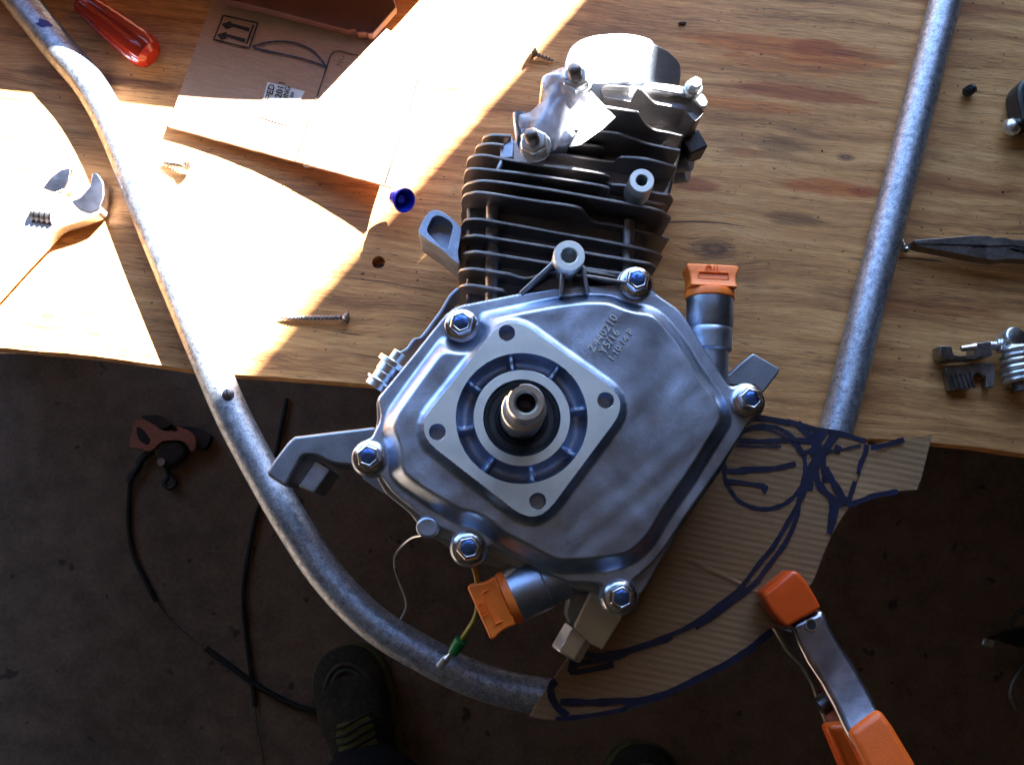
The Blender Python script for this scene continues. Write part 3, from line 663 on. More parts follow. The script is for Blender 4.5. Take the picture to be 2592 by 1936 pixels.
# hollow lever at the left of the fins
LV = z2([(140,1440),(180,1350),(225,1302),(280,1305),(340,1345),(410,1410),(400,1500),(388,1560),(400,1640),(350,1600),(280,1540),(190,1480)])
LVi = z2([(190,1430),(235,1340),(280,1335),(340,1370),(360,1400),(345,1470),(325,1560),(250,1500)])
def ringprism(outer, inner, z0, z1, name, mat, par, depth):
    bm = bmesh.new(); O = rounded(PP(outer, z1), .002, 4); I = rounded(PP(inner, z1), .003, 4)
    a = [bm.verts.new((p.x, p.y, z1)) for p in O]; b = [bm.verts.new((p.x, p.y, z1)) for p in I]
    es = [bm.edges.new((l[i], l[(i+1) % len(l)])) for l in (a, b) for i in range(len(l))]
    bmesh.ops.triangle_fill(bm, use_beauty=True, edges=es)
    a2 = [bm.verts.new((p.x, p.y, z0)) for p in O]; b2 = [bm.verts.new((p.x, p.y, z1-depth)) for p in I]
    for l, m in ((a, a2), (b, b2)):
        for i in range(len(l)): j = (i+1) % len(l); bm.faces.new((l[i], l[j], m[j], m[i]))
    bm.faces.new(b2); bm.faces.new(a2[::-1]); bmesh.ops.recalc_face_normals(bm, faces=bm.faces)
    v = [tuple(x.co) for x in bm.verts]; bm.verts.index_update(); f = [tuple(x.index for x in q_.verts) for q_ in bm.faces]; bm.free()
    return meshobj(name, v, f, mat, par, bevel=.0007, seg=2)
ringprism(LV, LVi, .05, .086, 'pocketed_bracket', 'cast_aluminium', eng, .012)

# mounting arm at the left, foot at the bottom, lug at the right
ARM = z4([(2100,1055),(1980,1070),(1850,1085),(1670,1108),(1640,1110),(1600,1150),(1530,1240),(1480,1320),(1520,1350),(1590,1395),(1640,1300),(1690,1215),(1760,1220),(1850,1265),(1960,1275),(2110,1290)])
lug(ARM, .078, .040, 'mounting_arm', 'dark_casting', .002, .003)
lug(z4([(1760,1238),(1845,1295),(1752,1428),(1662,1385)]), .070, .030, 'foot_block', 'cast_aluminium', .0012, .0015)
lug(zC([(255,555),(370,575),(430,620),(490,730),(400,700),(245,590)]), .085, .05, 'rear_rib', 'cast_aluminium', .001, .002)
lug(zF([(1640,455),(1760,520),(1860,600),(1850,640),(1720,850),(1640,810),(1525,690)]), .060, .026, 'engine_foot', 'machined_aluminium', .0015, .001)
lug(zF([(1500,450),(1640,440),(1660,470),(1540,690),(1500,690),(1465,600)]), .050, .028, 'foot_root', 'dark_casting', .002, .003)
hb = B(); c = P(*zF([(1525, 775)])[0], .050); d_ = (P(*zF([(1480, 740)])[0], .05)-P(*zF([(1600, 815)])[0], .05)); d_.z = 0
dn = Vector((d_.y, -d_.x, 0)).normalized(); hb.lathe([(.0095, -.006), (.0102, -.005), (.0102, .010), (.0092, .011)], c, -dn if dn.y > 0 else dn, 6)
hb.obj('foot_nut', 'bright_steel', eng, bevel=.0006)
lug(zB([(1860,1075),(2110,1220),(2100,1260),(1990,1400),(1945,1455),(1880,1380),(1640,1380),(1600,1300),(1740,1170)]), .058, .028, 'rear_foot', 'dark_casting', .002, .002)
lug(zC([(900,1155),(990,1100),(1060,1070),(1100,1130),(1090,1260),(940,1165)]), .090, .05, 'sump_rib', 'dark_casting', .001, .002)
lug(zC([(1290,1370),(1420,1230),(1640,1370),(1540,1420)]), .085, .05, 'sump_rib', 'dark_casting', .001, .002)
# pressed baffle plate peeping out at the upper left
BF = [P(*p, .094) for p in zA([(1125,285),(1050,360),(980,480),(900,590),(790,735),(720,760),(650,850),(570,890),(540,930)])]
b = B()
BFs = smooth_path(BF, 4)
for i, p in enumerate(BFs):
    q_ = p+Vector((.0014, -.0010, 0)); b.v += [p, q_, q_-Vector((0, 0, .03)), p-Vector((0, 0, .03))]
for i in range(len(BFs)-1):
    for k in range(4): j = (k+1) % 4; b.f.append((4*i+k, 4*i+j, 4*i+4+j, 4*i+4+k))
b.f += [(0, 1, 2, 3), tuple(4*(len(BFs)-1)+k for k in (3, 2, 1, 0))]
b.obj('baffle_plate', 'cast_aluminium', eng, bevel=.0005)
# governor rod: cylinders and collars on the left edge
g0, g1 = P(*zA([(370, 1220)])[0], .096), P(*zA([(570, 930)])[0], .098); gd = (g1-g0).normalized(); gl = (g1-g0).length
B().lathe([(.0001, 0), (.0070, .0), (.0070, gl*.16), (.0085, gl*.17), (.0085, gl*.24), (.0062, gl*.25), (.0062, gl*.46), (.0068, gl*.47), (.0068, gl*.70), (.0092, gl*.71), (.0092, gl*.86), (.0040, gl*.87), (.0040, gl*1.15)], g0, gd, 28).obj('governor_rod', 'bright_steel', eng, bevel=.0004)

# oil fillers
def filler(a, b, r, z, plain, name):
    """neck from a to b (pixels, at height z); radius list"""
    pa, pb = P(*a, z), P(*b, z); d = (pb-pa); L = d.length; d.normalize()
    B().lathe([(r*1.0, -.004), (r*1.0, L*.3), (r*1.04, L*.32), (r*1.02, L)] if plain else [(r*.80, -.004), (r*.82, L*.42), (r*.97, L*.44), (r*.98, L*.60), (r*1.0, L*.64), (r*.94, L*.67), (r*1.02, L*.70), (r*1.02, L)], pa, d, 40).obj(name, 'cast_aluminium', eng, bevel=.0004, ang=50)
    return pa, pb, d, L
pa, pb, d, L = filler((1795, 990), (1797, 757), .0138, .094, None, 'filler_neck')
def oil_cap(pb, d, r, H, roll, side, lbl, flip=1):
    # side: unit vector across the cap in the picture plane
    c = B().lathe([(r*1.0, -.0005), (r*1.03, .0), (r*1.03, .0030), (r*.98, .0046)], pb, d, 48).obj('oil_cap', 'orange_plastic', eng, bevel=.0005)
    tag(c, lbl)
    up = d.cross(side).normalized()
    if up.z < 0: up = -up
    b = B(); n = 13
    # grip: waisted block, wide at its outer end, thin across
    for k, (t, hw, ht) in enumerate([(0, .98, .84), (.12, .95, .76), (.35, .94, .64), (.60, .99, .58), (.85, 1.10, .56), (1.0, 1.06, .50)]):
        for (sx, sz) in ((-1, -1), (1, -1), (1, 1), (-1, 1)):
            b.v.append(pb+d*(.0048+t*H)+side*(sx*hw*r)+up*(sz*ht*r))
    for k in range(5):
        for i in range(4): j = (i+1) % 4; b.f.append((4*k+i, 4*k+j, 4*k+4+j, 4*k+4+i))
    b.f += [(0, 1, 2, 3), (23, 22, 21, 20)]
    b.obj('cap_grip', 'orange_plastic', c, bevel=.0022, seg=4)
    # recessed-looking slot framed by a raised lip and the word OIL
    ctr = pb+d*(.0048+.45*H)+up*(r*.615)
    tilt = Matrix.Rotation(0, 3, 'Z')
    fr = B()
    for (ox, oy, wx, wy) in ((0, .17*H, 1.25, .05), (0, -.10*H, 1.25, .05), (-.62*r, .035*H, .05, .30), (.62*r, .035*H, .05, .30)):
        mm = Matrix((side, d, up)).transposed(); cc_ = ctr+side*ox+d*oy
        fr.box(cc_, (wx*r if wx > .1 else .0007, .0007 if wy < .1 else wy*H, .0016), m=mm)
    fr.obj('cap_slot', 'orange_plastic', c, bevel=.0002)
    text_mesh('cap_lettering', 'OIL', .0056, pb+d*(.0048+(.66 if flip > 0 else .96)*H)+up*(r*.60)-side*(.0052*flip), side*flip, 'orange_plastic', c, .0005, up=up, spacing=1.15)
sd = Vector((-d.y, d.x, 0)).cross(Vector((0, 0, 0))) if False else Vector((d.y, -d.x, 0)).normalized()
oil_cap(pb, d, .0145, .0150, 0, sd, 'orange oil cap at the top right of the engine')
pa, pb, d, L = filler(zF([(1400, 330)])[0], zF([(1095, 475)])[0], .0150, .094, True, 'filler_neck')
sd = Vector((d.y, -d.x, 0)).normalized()
oil_cap(pb, d, .0150, .0165, 0, sd, 'orange oil cap at the bottom of the engine', -1)

# ------------------------------------------------------------------ the tubular frame
RT = .0116
path = smooth_path([P(u, v, RT) for u, v in [(-10,-85),(52,0),(108,72),(166,142),(216,200),(258,265),(300,350),(347,465),(399,600),(465,760),(531,918),(592,1058),(662,1190),(738,1322),(830,1458),(944,1575),(1081,1660),(1200,1718),(1336,1755),(1500,1765),(1700,1705),(1900,1540),(2040,1300),(2119,1080),(2190,800),(2262,520),(2330,250),(2394,0),(2420,-100)]], 10)
fr = tag(empty('tube_frame', P(1336, 1755, 0), 'bent galvanised steel tube frame running round the engine and over the bench', 'tube frame'))
B().tube(path, RT, 40).obj('tube', 'galvanised_steel', fr, ang=80)
# slotted screw in the tube, rust ring, blue ink blot
sc_c = P(577, 998, RT*2); B().lathe([(.0040, -.001), (.0038, .0006), (.0026, .0015), (.0001, .0018)], sc_c, (0, 0, 1), 28).obj('screw_head', 'screw_steel', fr)
B().box(sc_c+Vector((0, 0, .0016)), (.0008, .0068, .0006), .2).obj('screw_slot', 'dark_oxide', fr)
def on_tube(u, v, off=.0003): # point on the tube's upper surface along the ray
    best = None
    for i in range(400):
        z = 2*RT+.002-i*.00006; p = P(u, v, z); d = min((p-q_).length for q_ in path)
        if d <= RT+off: return p
    return P(u, v, 2*RT)
def blot(ctr, rx, ry, rot, mat, name, n=26):
    b = B(); b.v.append(on_tube(*ctr)); b.f = []
    for k in (1, 2, 3):
        for i in range(n):
            a = 6.2832*i/n; w_ = 1+.18*math.sin(a*3+1)+.14*math.sin(a*5); x = rx*math.cos(a)*w_*k/3; y = ry*math.sin(a)*w_*k/3
            b.v.append(on_tube(ctr[0]+x*math.cos(rot)-y*math.sin(rot), ctr[1]+x*math.sin(rot)+y*math.cos(rot)))
    for i in range(n): b.f.append((0, 1+i, 1+(i+1) % n))
    for k in (0, 1):
        for i in range(n): j = (i+1) % n; b.f.append((1+k*n+i, 1+(k+1)*n+i, 1+(k+1)*n+j, 1+k*n+j))
    return b.obj(name, mat, fr)
simple('blue_ink', (.02, .03, .22), .5); simple('rust', (.30, .17, .08), .8)
blot((111, 60), 19, 10, .15, 'blue_ink', 'ink_blot'); 

# ------------------------------------------------------------------ cardboard template under the engine
ct = empty('cardboard_template', P(1700, 1500, .024), 'brown cardboard template with blue marker outlines, half under the engine', 'cardboard')
ZC = .0245
OUT = [(1870,1040)]+zH([(0,1330),(200,1372),(380,1415),(484,1468)])+zG([(1225,215),(1165,310),(1120,390),(1075,500),(1030,620),(985,690),(900,800),(810,880),(700,965),(600,1040),(450,1125),(300,1195),(150,1262),(0,1318)])+zF([(1750,1290),(1500,1325),(1330,1335),(1215,1310),(1290,1180),(1390,1040),(1480,910),(1520,860)])+[(1560,1500),(1640,1300),(1760,1110)]
def sheet(poly, z, t, name, mat, par, zf=None):
    bm = bmesh.new(); top = [bm.verts.new((p.x, p.y, p.z)) for p in poly]; bot = [bm.verts.new((p.x, p.y, p.z-t)) for p in poly]; n = len(poly)
    for l in (top, bot):
        es = [bm.edges.new((l[i], l[(i+1) % n])) for i in range(n)]; bmesh.ops.triangle_fill(bm, use_beauty=True, edges=es)
    for i in range(n): j = (i+1) % n; bm.faces.new((top[i], top[j], bot[j], bot[i]))
    bmesh.ops.recalc_face_normals(bm, faces=bm.faces); bm.verts.index_update()
    v = [tuple(x.co) for x in bm.verts]; f = [tuple(x.index for x in q_.verts) for q_ in bm.faces]; bm.free()
    return meshobj(name, v, f, mat, par, ang=20)
sheet(PP(OUT, ZC), ZC, .0032, 'panel', 'cardboard', ct)
tabp = PP(zH([(492,1480),(870,1415)])+zG([(1640,0),(1605,118),(1450,128),(1340,165),(1232,208)]), ZC)
for i, p in enumerate(tabp):
    if 0 < i < 5: p.z += .004
tabp = [tabp[0]]+[P(*q_, .0275) for q_ in zH([(600,1455),(740,1435),(868,1415)])+zG([(1628,60),(1605,118),(1520,122),(1450,128),(1340,165)])]+[tabp[-1]]
sheet(tabp, 0, .003, 'tab', 'cardboard', ct)
INKZ = [0]
def ink(px, wpx, z=ZC+.0004, par=ct, mat='marker_ink', k=6, jit=0):
    INKZ[0] += .00003; z += INKZ[0]
    pts = smooth_path([P(u+random.uniform(-jit, jit), v+random.uniform(-jit, jit), z) for u, v in px], k)
    return ribbon(pts, wpx*1.35/3850, None).obj('marker_line', mat, par, smooth=False)
circ = [(1935+103*math.cos(a), 1183+106*math.sin(a)) for a in [RAD(x) for x in range(-60, 310, 12)]]
ink(circ, 8, jit=1)
ink([(1855,1100),(1880,1090),(1925,1085),(1975,1100),(2020,1135)], 5, jit=1)
ink(zD([(1850,20),(2000,40),(2203,75)]), 11, jit=1); ink(zH([(0,1335),(180,1385),(330,1412),(470,1455)]), 10)
ink(zD([(1720,240),(1900,250),(2050,245),(2203,240)])+[(2060,1118)], 10, jit=2); ink(zD([(1700,285),(1900,295),(2120,292)]), 4)
ink(zD([(1590,480),(1600,520),(1750,525),(1900,510),(2050,490),(2203,468)])+[(2015,1172)], 10, jit=2)
ink(zD([(1740,495),(1880,488),(2100,500)]), 6, jit=1)
ink(zD([(1620,615),(1800,635),(1970,660)]), 9); ink(zD([(1970,655),(1975,690),(1950,715)]), 9)
ink(zH([(60,1345),(110,1395),(160,1450),(200,1530),(215,1600),(235,1700)]), 13, jit=1)
ink(zH([(190,1375),(185,1430),(175,1520),(170,1580),(140,1660),(120,1740)]), 20, jit=2)
ink(zH([(290,1410),(265,1450),(220,1520),(195,1560)]), 16, jit=1); ink(zH([(230,1400),(200,1450),(160,1500),(100,1520),(60,1490)]), 9, jit=1)
ink(zH([(0,1435),(60,1455),(150,1450)]), 5); ink(zH([(200,1520),(300,1510),(440,1480)]), 5, jit=1); ink(zH([(312,1480),(300,1505),(298,1525)]), 12)
ink(zG([(1035,0),(1050,60),(1080,110),(1130,160),(1180,190),(1200,200)]), 13, jit=1); ink(zG([(1090,0),(1130,60),(1175,130),(1215,190)]), 14, jit=1)
ink(zG([(1130,150),(1135,210),(1130,280),(1118,360)]), 13); ink(zG([(1160,180),(1150,260),(1128,330)]), 10)
ink(zG([(1020,0),(1000,60),(960,160),(905,260),(850,370),(800,440),(740,510),(680,590),(630,660),(540,735),(440,810),(330,880),(200,940),(90,985),(0,1015)])+zF([(1860,885),(1700,920),(1560,940),(1490,1000)]), 9, jit=2)
ink(zG([(980,60),(950,150),(935,260),(890,380),(830,480),(770,560),(700,640),(600,720),(480,820),(370,890)]), 9, jit=2)
ink(zG([(800,900),(700,985),(600,1060),(450,1140),(300,1210),(150,1270),(0,1295)])+zF([(1850,1200),(1700,1215),(1560,1208),(1430,1205)]), 12, jit=2)
ink(zG([(700,1000),(560,1085),(400,1160),(200,1250),(0,1325)])+zF([(1850,1265),(1600,1310),(1400,1330)]), 8, jit=2)
ink(zF([(1500,1000),(1530,900),(1560,870),(1700,890),(1900,850),(2203,755)]), 12, jit=2); ink(zF([(1490,1000),(1600,995),(1800,950)]), 10, jit=1)
ink(zF([(1395,1060),(1360,1110),(1370,1190),(1410,1250),(1480,1305)]), 12, jit=1)
ink(zH([(478,1475),(465,1530),(440,1590),(425,1652)]), 9); ink(zG([(1262,70),(1235,140),(1215,200)]), 8)
ink(zH([(500,1492),(560,1485),(700,1445)]), 10, ZC+.0036)
ink(zG([(1215,205),(1290,180),(1370,150),(1450,135),(1500,128)]), 10, ZC+.0030)
# crease: two shallow folds standing up
cr = [P(*p, ZC+.0002) for p in zG([(330,510),(450,560),(600,632),(745,705)])]
b = B()
for i, p in enumerate(cr):
    nx = Vector((.35, .9, 0)).normalized(); h_ = (.0006, .0012, .0016, .0016)[i]
    b.v += [p-nx*.0020, p+Vector((0, 0, h_*.45)), p+nx*.0020]
for i in range(3): b.f += [(3*i, 3*i+1, 3*i+4, 3*i+3), (3*i+1, 3*i+2, 3*i+5, 3*i+4)]
b.obj('crease', 'cardboard', ct)

# ------------------------------------------------------------------ spring clamp
cl = empty('spring_clamp', P(2150, 1750, -.02), 'steel spring clamp with orange vinyl tips gripping the cardboard corner', 'clamp')
def bar(stations, z_list, thick, name, mat, par, bev=.002, seg=3):
    """stations: [(left px),(right px)] pairs with heights"""
    b = B()
    for (l, r), z in zip(stations, z_list):
        a, c = P(*l, z), P(*r, z); b.v += [a, c, c-Vector((0, 0, thick)), a-Vector((0, 0, thick))]
    for i in range(len(stations)-1):
        for k in range(4): j = (k+1) % 4; b.f.append((4*i+k, 4*i+j, 4*i+4+j, 4*i+4+k))
    b.f += [(3, 2, 1, 0), tuple(4*(len(stations)-1)+k for k in range(4))]
    return b.obj(name, mat, par, bevel=bev, seg=seg)
G = lambda x, y: zG([(x, y)])[0]
ba = bar([(G(905,860),G(1085,780)),(G(940,960),G(1130,870)),(G(1000,1080),G(1180,960)),(G(1080,1200),G(1260,1090)),(G(1150,1330),G(1330,1210)),(G(1200,1440),G(1395,1330)),(G(1290,1600),G(1500,1480))], [.045,.047,.050,.054,.058,.063,.07], .008, 'upper_arm', 'clamp_chrome', cl, .0035, 4)
bar([(G(748,690),G(905,562)),(G(752,720),G(950,575)),(G(790,790),G(1000,640)),(G(840,850),G(1040,705)),(G(885,888),G(1078,778))], [.046,.0475,.048,.0485,.049], .018, 'upper_tip', 'orange_vinyl', cl, .0065, 5)
bar([(G(1225,1465),G(1405,1335)),(G(1290,1590),G(1480,1440)),(G(1370,1760),G(1600,1640)),(G(1460,1930),G(1720,1850))], [.067,.071,.076,.082], .016, 'upper_grip', 'orange_grip', cl, .004, 4)
bar([(G(800,880),G(920,900)),(G(880,1020),G(990,1010)),(G(960,1100),G(1050,1100)),(G(1020,1200),G(1130,1210)),(G(1060,1320),G(1180,1350)),(G(1105,1440),G(1230,1450)),(G(1170,1560),G(1300,1560))], [.016,.014,.012,.010,.008,.006,.004], .006, 'lower_arm', 'tool_steel', cl, .002, 3)
bar([(G(1100,1435),G(1230,1420)),(G(1150,1550),G(1300,1550)),(G(1210,1700),G(1400,1700)),(G(1290,1860),G(1500,1860))], [.020,.018,.014,.010], .016, 'lower_grip', 'orange_grip', cl, .004, 4)
c = P(*G(1017, 870), .0478); B().lathe([(.0038, 0), (.0038, .0004), (.0030, .0004), (.0030, -.001)], c, (0, 0, 1), 28, cap=False).obj('rivet_rim', 'bright_steel', cl)
B().lathe([(.0030, 0), (.0030, .0003)], c, (0, 0, 1), 28).obj('pivot_hole_shade', 'black_rubber', cl)  # black disc standing in for the shade of a hole
B().lathe([(.006, -.008), (.006, .008)], P(*G(1120, 1290), .034), (.8, .5, 0), 24).obj('spring', 'dark_steel', cl)

# ------------------------------------------------------------------ yellow earth wire, thin spring wire
wz = [.09, .085, .08, .072, .06, .048, .040]
wp = [P(*p, z) for p, z in zip(zF([(815, 240), (840, 320), (855, 420), (855, 520), (835, 620), (790, 700), (740, 775)]), wz)]
wr = empty('earth_wire', P(1190, 1450, .04), 'yellow wire with green sleeve and bullet terminal hanging below the engine', 'wire')
B().tube(smooth_path(wp, 6), .0017, 12).obj('insulation', 'yellow_wire', wr)
s0, s1 = P(*zF([(742, 770)])[0], .040), P(*zF([(680, 865)])[0], .034); sd_ = (s1-s0)
B().lathe([(.003, 0), (.0042, .001), (.0040, sd_.length*.6), (.0036, sd_.length)], s0, sd_, 18).obj('sleeve', 'green_sleeve', wr)
t0, t1 = P(*zF([(668, 870)])[0], .034), P(*zF([(585, 965)])[0], .030); td_ = (t1-t0); TL = td_.length
B().lathe([(.0014, 0), (.0015, TL*.25), (.0028, TL*.4), (.0026, TL*.7), (.0028, TL)], t0, td_, 12).obj('terminal', 'bright_steel', wr)
sw = empty('spring_wire', P(1010, 1500, .02), 'thin bare steel wire curling down from the engine beside the tube', 'wire')
B().tube(smooth_path([P(*p, z) for p, z in zip(zF([(470,50),(390,70),(320,130),(275,200),(275,290),(310,390),(345,480),(350,560),(315,635)]), [.08,.07,.06,.055,.05,.045,.04,.035,.03])], 6), .0007, 8).obj('wire', 'bright_steel', sw)

# ------------------------------------------------------------------ things on the bench
def screw(name, head, tip, r, label, mat='screw_steel', grp=None, zh=None, hr=2.1, pitch=.0026):
    zt_ = r; h, t = P(*head, (zh or r*1.6)), P(*tip, zt_); d = t-h; L = d.length; d.normalize()
    o = empty(name, Vector((h.x, h.y, 0)), label, 'screw', grp)
    prof = [(r*hr*.97, -.0006), (r*hr, 0), (r*.9, r*1.6)]; n = int(L/pitch); x = r*1.8
    while x < L*.93:
        sc_ = 1 if x < L*.75 else 1-.8*(x-L*.75)/(L*.25)
        prof += [(r*.62*sc_, x), (r*1.05*sc_, x+pitch*.45), (r*.62*sc_, x+pitch*.75)]; x += pitch
    prof.append((.0002, L)); B().lathe(prof, h, d, 20).obj('shank', mat, o, ang=50)
    u_ = Vector((0, 0, 1)); B().box(h-d*.0007, (.0008, r*2.2, .0004), m=d.to_track_quat('Z', 'Y').to_matrix()).obj('drive_slot', 'dark_oxide', o)
    B().box(h-d*.0006, (r*2.2, .0008, .0004), m=d.to_track_quat('Z', 'Y').to_matrix()).obj('drive_slot', 'dark_oxide', o)
    return o
GS = 'loose screws lying on the bench'
screw('wood_screw', z4([(1938, 448)])[0], z4([(1550, 452)])[0], .0021, 'long drywall screw on bare plywood below the drilled hole', grp=GS, zh=.0045)
screw('wood_screw', z2([(853, 328)])[0], z2([(982, 380)])[0], .0020, 'short rusty wood screw standing on its head left of the rocker cover', grp=GS, zh=.0045, hr=2.4)
screw('wood_screw', z1([(1045, 925)])[0], z1([(905, 905)])[0], .0022, 'small sunlit screw below the cardboard flap', grp=GS, zh=.007, hr=1.4)
screw('wood_screw', z3([(1462, 1560)])[0], z3([(1440, 1490)])[0], .0014, 'small shiny screw half hidden behind the right tube', 'bright_steel', grp=GS, zh=.004, hr=2.3)
# black setscrew
o = empty('set_screw', P(2457, 228, 0), 'short black grub screw alone on the bench right of the tube', 'screw')
a, b_ = P(*z3([(1830, 585)])[0], .0045), P(*z3([(1890, 545)])[0], .005); dd = (b_-a); 
B().lathe([(.0030, 0), (.0034, .0006)]+[(.0034 if j % 2 else .0041, .0012+j*.0008) for j in range(8)]+[(.0035, .0082), (.0001, .0083)], a, dd, 6).obj('body', 'dark_oxide', o, ang=50)
def crumb(name, u, v, a, b, mat, lbl, cat, rot=0):
    bm = bmesh.new(); bmesh.ops.create_icosphere(bm, subdivisions=2, radius=1); c = P(u, v, 0)
    for x in bm.verts:
        q_ = x.co; q_ *= 1+random.uniform(-.2, .2); x.co = Vector((q_.x*a, q_.y*b, q_.z*b*.8+b*.6))
        x.co.rotate(Matrix.Rotation(rot, 3, 'Z')); x.co += c
    v_ = [tuple(x.co) for x in bm.verts]; bm.verts.index_update(); f_ = [tuple(y.index for y in q_.verts) for q_ in bm.faces]; bm.free()
    return tag(meshobj(name, v_, f_, mat), lbl, cat)
crumb('wood_chip', 1727, 61, .0032, .0013, 'dark_rim', 'small dark splinter on the bench above the rocker cover', 'wood chip')
crumb('grit', 2081, 383, .0007, .0006, 'dark_rim', 'tiny dark speck on the bench beside the small knot', 'grit')
crumb('grit', 2538, 487, .0009, .0007, 'dark_rim', 'tiny dark speck above the pliers at the right', 'grit')

# adjustable wrench, sunlit
wr_ = empty('adjustable_wrench', P(100, 520, 0), 'chrome adjustable wrench lying in the sun at the left edge', 'wrench')
def plate(px, z, zb, name, mat, par, bev=.001, r=.002, seg=3): return B().prism(rounded(PP(px, z), r), zb, z).obj(name, mat, par, bevel=bev, seg=seg)
WZ = .013
plate(z1([(560,1190),(480,1225),(330,1270),(235,1370),(130,1480),(-140,1780),(-330,1560),(-40,1330),(60,1250),(120,1150),(160,1070),(260,1065),(380,1090),(400,1150),(470,1190),(520,1165),(575,1150)]), WZ, .003, 'handle', 'wrench_chrome', wr_, .0015, .004)
plate(z1([(392,1120),(440,1105),(500,1040),(515,960),(545,965),(578,1020),(580,1100),(555,1170),(500,1192),(430,1165)]), WZ+.0008, .002, 'fixed_jaw', 'old_chrome', wr_, .0012, .002)
plate(z1([(235,1050),(280,990),(340,945),(398,935),(385,1000),(360,1050),(300,1072)]), WZ+.0004, .003, 'moving_jaw', 'old_chrome', wr_, .001, .0015)
a, b_ = P(*z1([(190, 1190)])[0], WZ), P(*z1([(305, 1205)])[0], WZ); dd = b_-a; nL = dd.length
B().lathe([(.0050 if j % 2 else .0066, nL*j/8) for j in range(9)], a, dd, 24).obj('knurl', 'dark_steel', wr_, ang=20)
plate(z1([(60,1380),(120,1300),(175,1310),(180,1330),(100,1420),(-60,1590),(-150,1500)]), WZ+.0006, .010, 'handle_web', 'wrench_chrome', wr_, .001, .003)

# red handled screwdriver in the shade
sv = empty('screwdriver', P(270, 60, 0), 'screwdriver with fluted translucent red handle in the shade, top left', 'screwdriver')
a, b_ = P(*z1([(455, 10)])[0], .013), P(*z1([(850, 320)])[0], .013); dd = (b_-a); L = dd.length; ax = dd.normalized(); up = Vector((0, 0, 1)); sdv = ax.cross(up)
b = B(); seg = 48; ts = [0, .03, .10, .2, .5, .8, .90, .96, 1.0]; rs = [.0072, .0085, .0088, .0100, .0116, .0126, .0124, .0105, .006]
for t, r_ in zip(ts, rs):
    for i in range(seg):
        an = 6.2832*i/seg; fl_ = 1-(.11*max(0, math.cos(an*6))**2 if .05 < t < .93 else 0)
        b.v.append(a+ax*(t*L)+(up*math.cos(an)+sdv*math.sin(an))*r_*fl_)
for j in range(len(ts)-1):
    for i in range(seg): k = (i+1) % seg; b.f.append((j*seg+i, j*seg+k, (j+1)*seg+k, (j+1)*seg+i))
b.f += [tuple(range(seg))[::-1], tuple((len(ts)-1)*seg+i for i in range(seg))]
b.obj('handle', 'red_acetate', sv, ang=30)
B().tube([a-ax*.09, a+ax*.02], .003, 20).obj('shaft', 'bright_steel', sv)

# cardboard flap with its printing
fp_ = empty('cardboard_flap', P(640, 150, 0), 'brown cardboard flap with two-arrow print, half in hard sunlight', 'cardboard')
def FZ(u, v):          # height of the gently lifted flap above the bench
    t = min(max((u-430)/620, 0), 1.05); s_ = min(max((v+40)/420, 0), 1.1); return .004+.003*s_+.019*t*t*s_
def FPt(u, v, off=0): return P(u, v, FZ(u, v)+off)
us = 24; vs_ = 14; b = B()
def quadpt(s_, t_):    # flap outline as a ruled patch
    top = Vector((560, -60)).lerp(Vector((1082, 60)), s_); bot = Vector((425, 320)).lerp(Vector((990, 474)), s_)
    if s_ > .55: top = top.lerp(Vector((1072, 182)), ((s_-.55)/.45)**1.3)
    p = top.lerp(bot, t_); p.y += (.5*math.sin(s_*40)+.4*math.sin(s_*71))*(t_ > .99); return p
for j in range(vs_+1):
    for i in range(us+1): p = quadpt(i/us, j/vs_); b.v.append(FPt(p.x, p.y))
n1 = len(b.v); b.v += [q_-Vector((0, 0, .0028)) for q_ in b.v]
W1 = us+1
for j in range(vs_):
    for i in range(us): k = j*W1+i; b.f += [(k, k+1, k+W1+1, k+W1), (n1+k+W1, n1+k+W1+1, n1+k+1, n1+k)]
rim = [i for i in range(W1)]+[j*W1+us for j in range(1, vs_+1)]+[vs_*W1+i for i in range(us-1, -1, -1)]+[j*W1 for j in range(vs_-1, 0, -1)]
for a_, c_ in zip(rim, rim[1:]+rim[:1]): b.f.append((a_, c_, n1+c_, n1+a_))
b.obj('panel', 'box_card', fp_)
def fink(px, wpx, mat='black_ink', k=4, name='printed_line', close=False):
    px = px+[px[0]] if close else px
    pts = []
    for (a_, b1), (c_, d1) in zip(px, px[1:]):
        m_ = max(2, int(math.hypot(c_-a_, d1-b1)/8)); pts += [FPt(a_+(c_-a_)*i/m_, b1+(d1-b1)*i/m_, .0013) for i in range(m_)]
    pts.append(FPt(*px[-1], .0013)); return ribbon(pts, wpx/3700, None).obj(name, mat, fp_, smooth=False)
fink(z1([(1245,88),(1438,130),(1390,270),(1192,222)]), 4.5, close=True)
fink(z1([(1413,142),(1374,246)]), 5)
def tri(px, name='printed_arrow'):
    v = [FPt(u, w_, .0006) for u, w_ in z1(px)]; B().add(v, [tuple(range(len(v)))]).obj(name, 'black_ink', fp_, smooth=False)
for dx, dy in ((0, 0), (-25, 60)):
    tri([(1234+dx,135+dy),(1290+dx,118+dy),(1282+dx,150+dy)]) ; tri([(1280+dx,128+dy),(1395+dx,158+dy),(1388+dx,180+dy),(1276+dx,142+dy)]); tri([(1234+dx,135+dy),(1300+dx,152+dy),(1260+dx,165+dy)])
def curve_px(l): return [(p.x, p.y) for p in smooth_path([(a_, b1, 0) for a_, b1 in z1(l)], 8)]
fink(curve_px([(1408,262),(1480,240),(1560,232),(1640,240),(1700,262),(1750,290),(1790,335),(1820,375)]), 5.5, 'marker_ink', name='marker_line')
fink(curve_px([(1415,268),(1520,292),(1650,320),(1740,345),(1820,375)]), 5.5, 'marker_ink', name='marker_line')
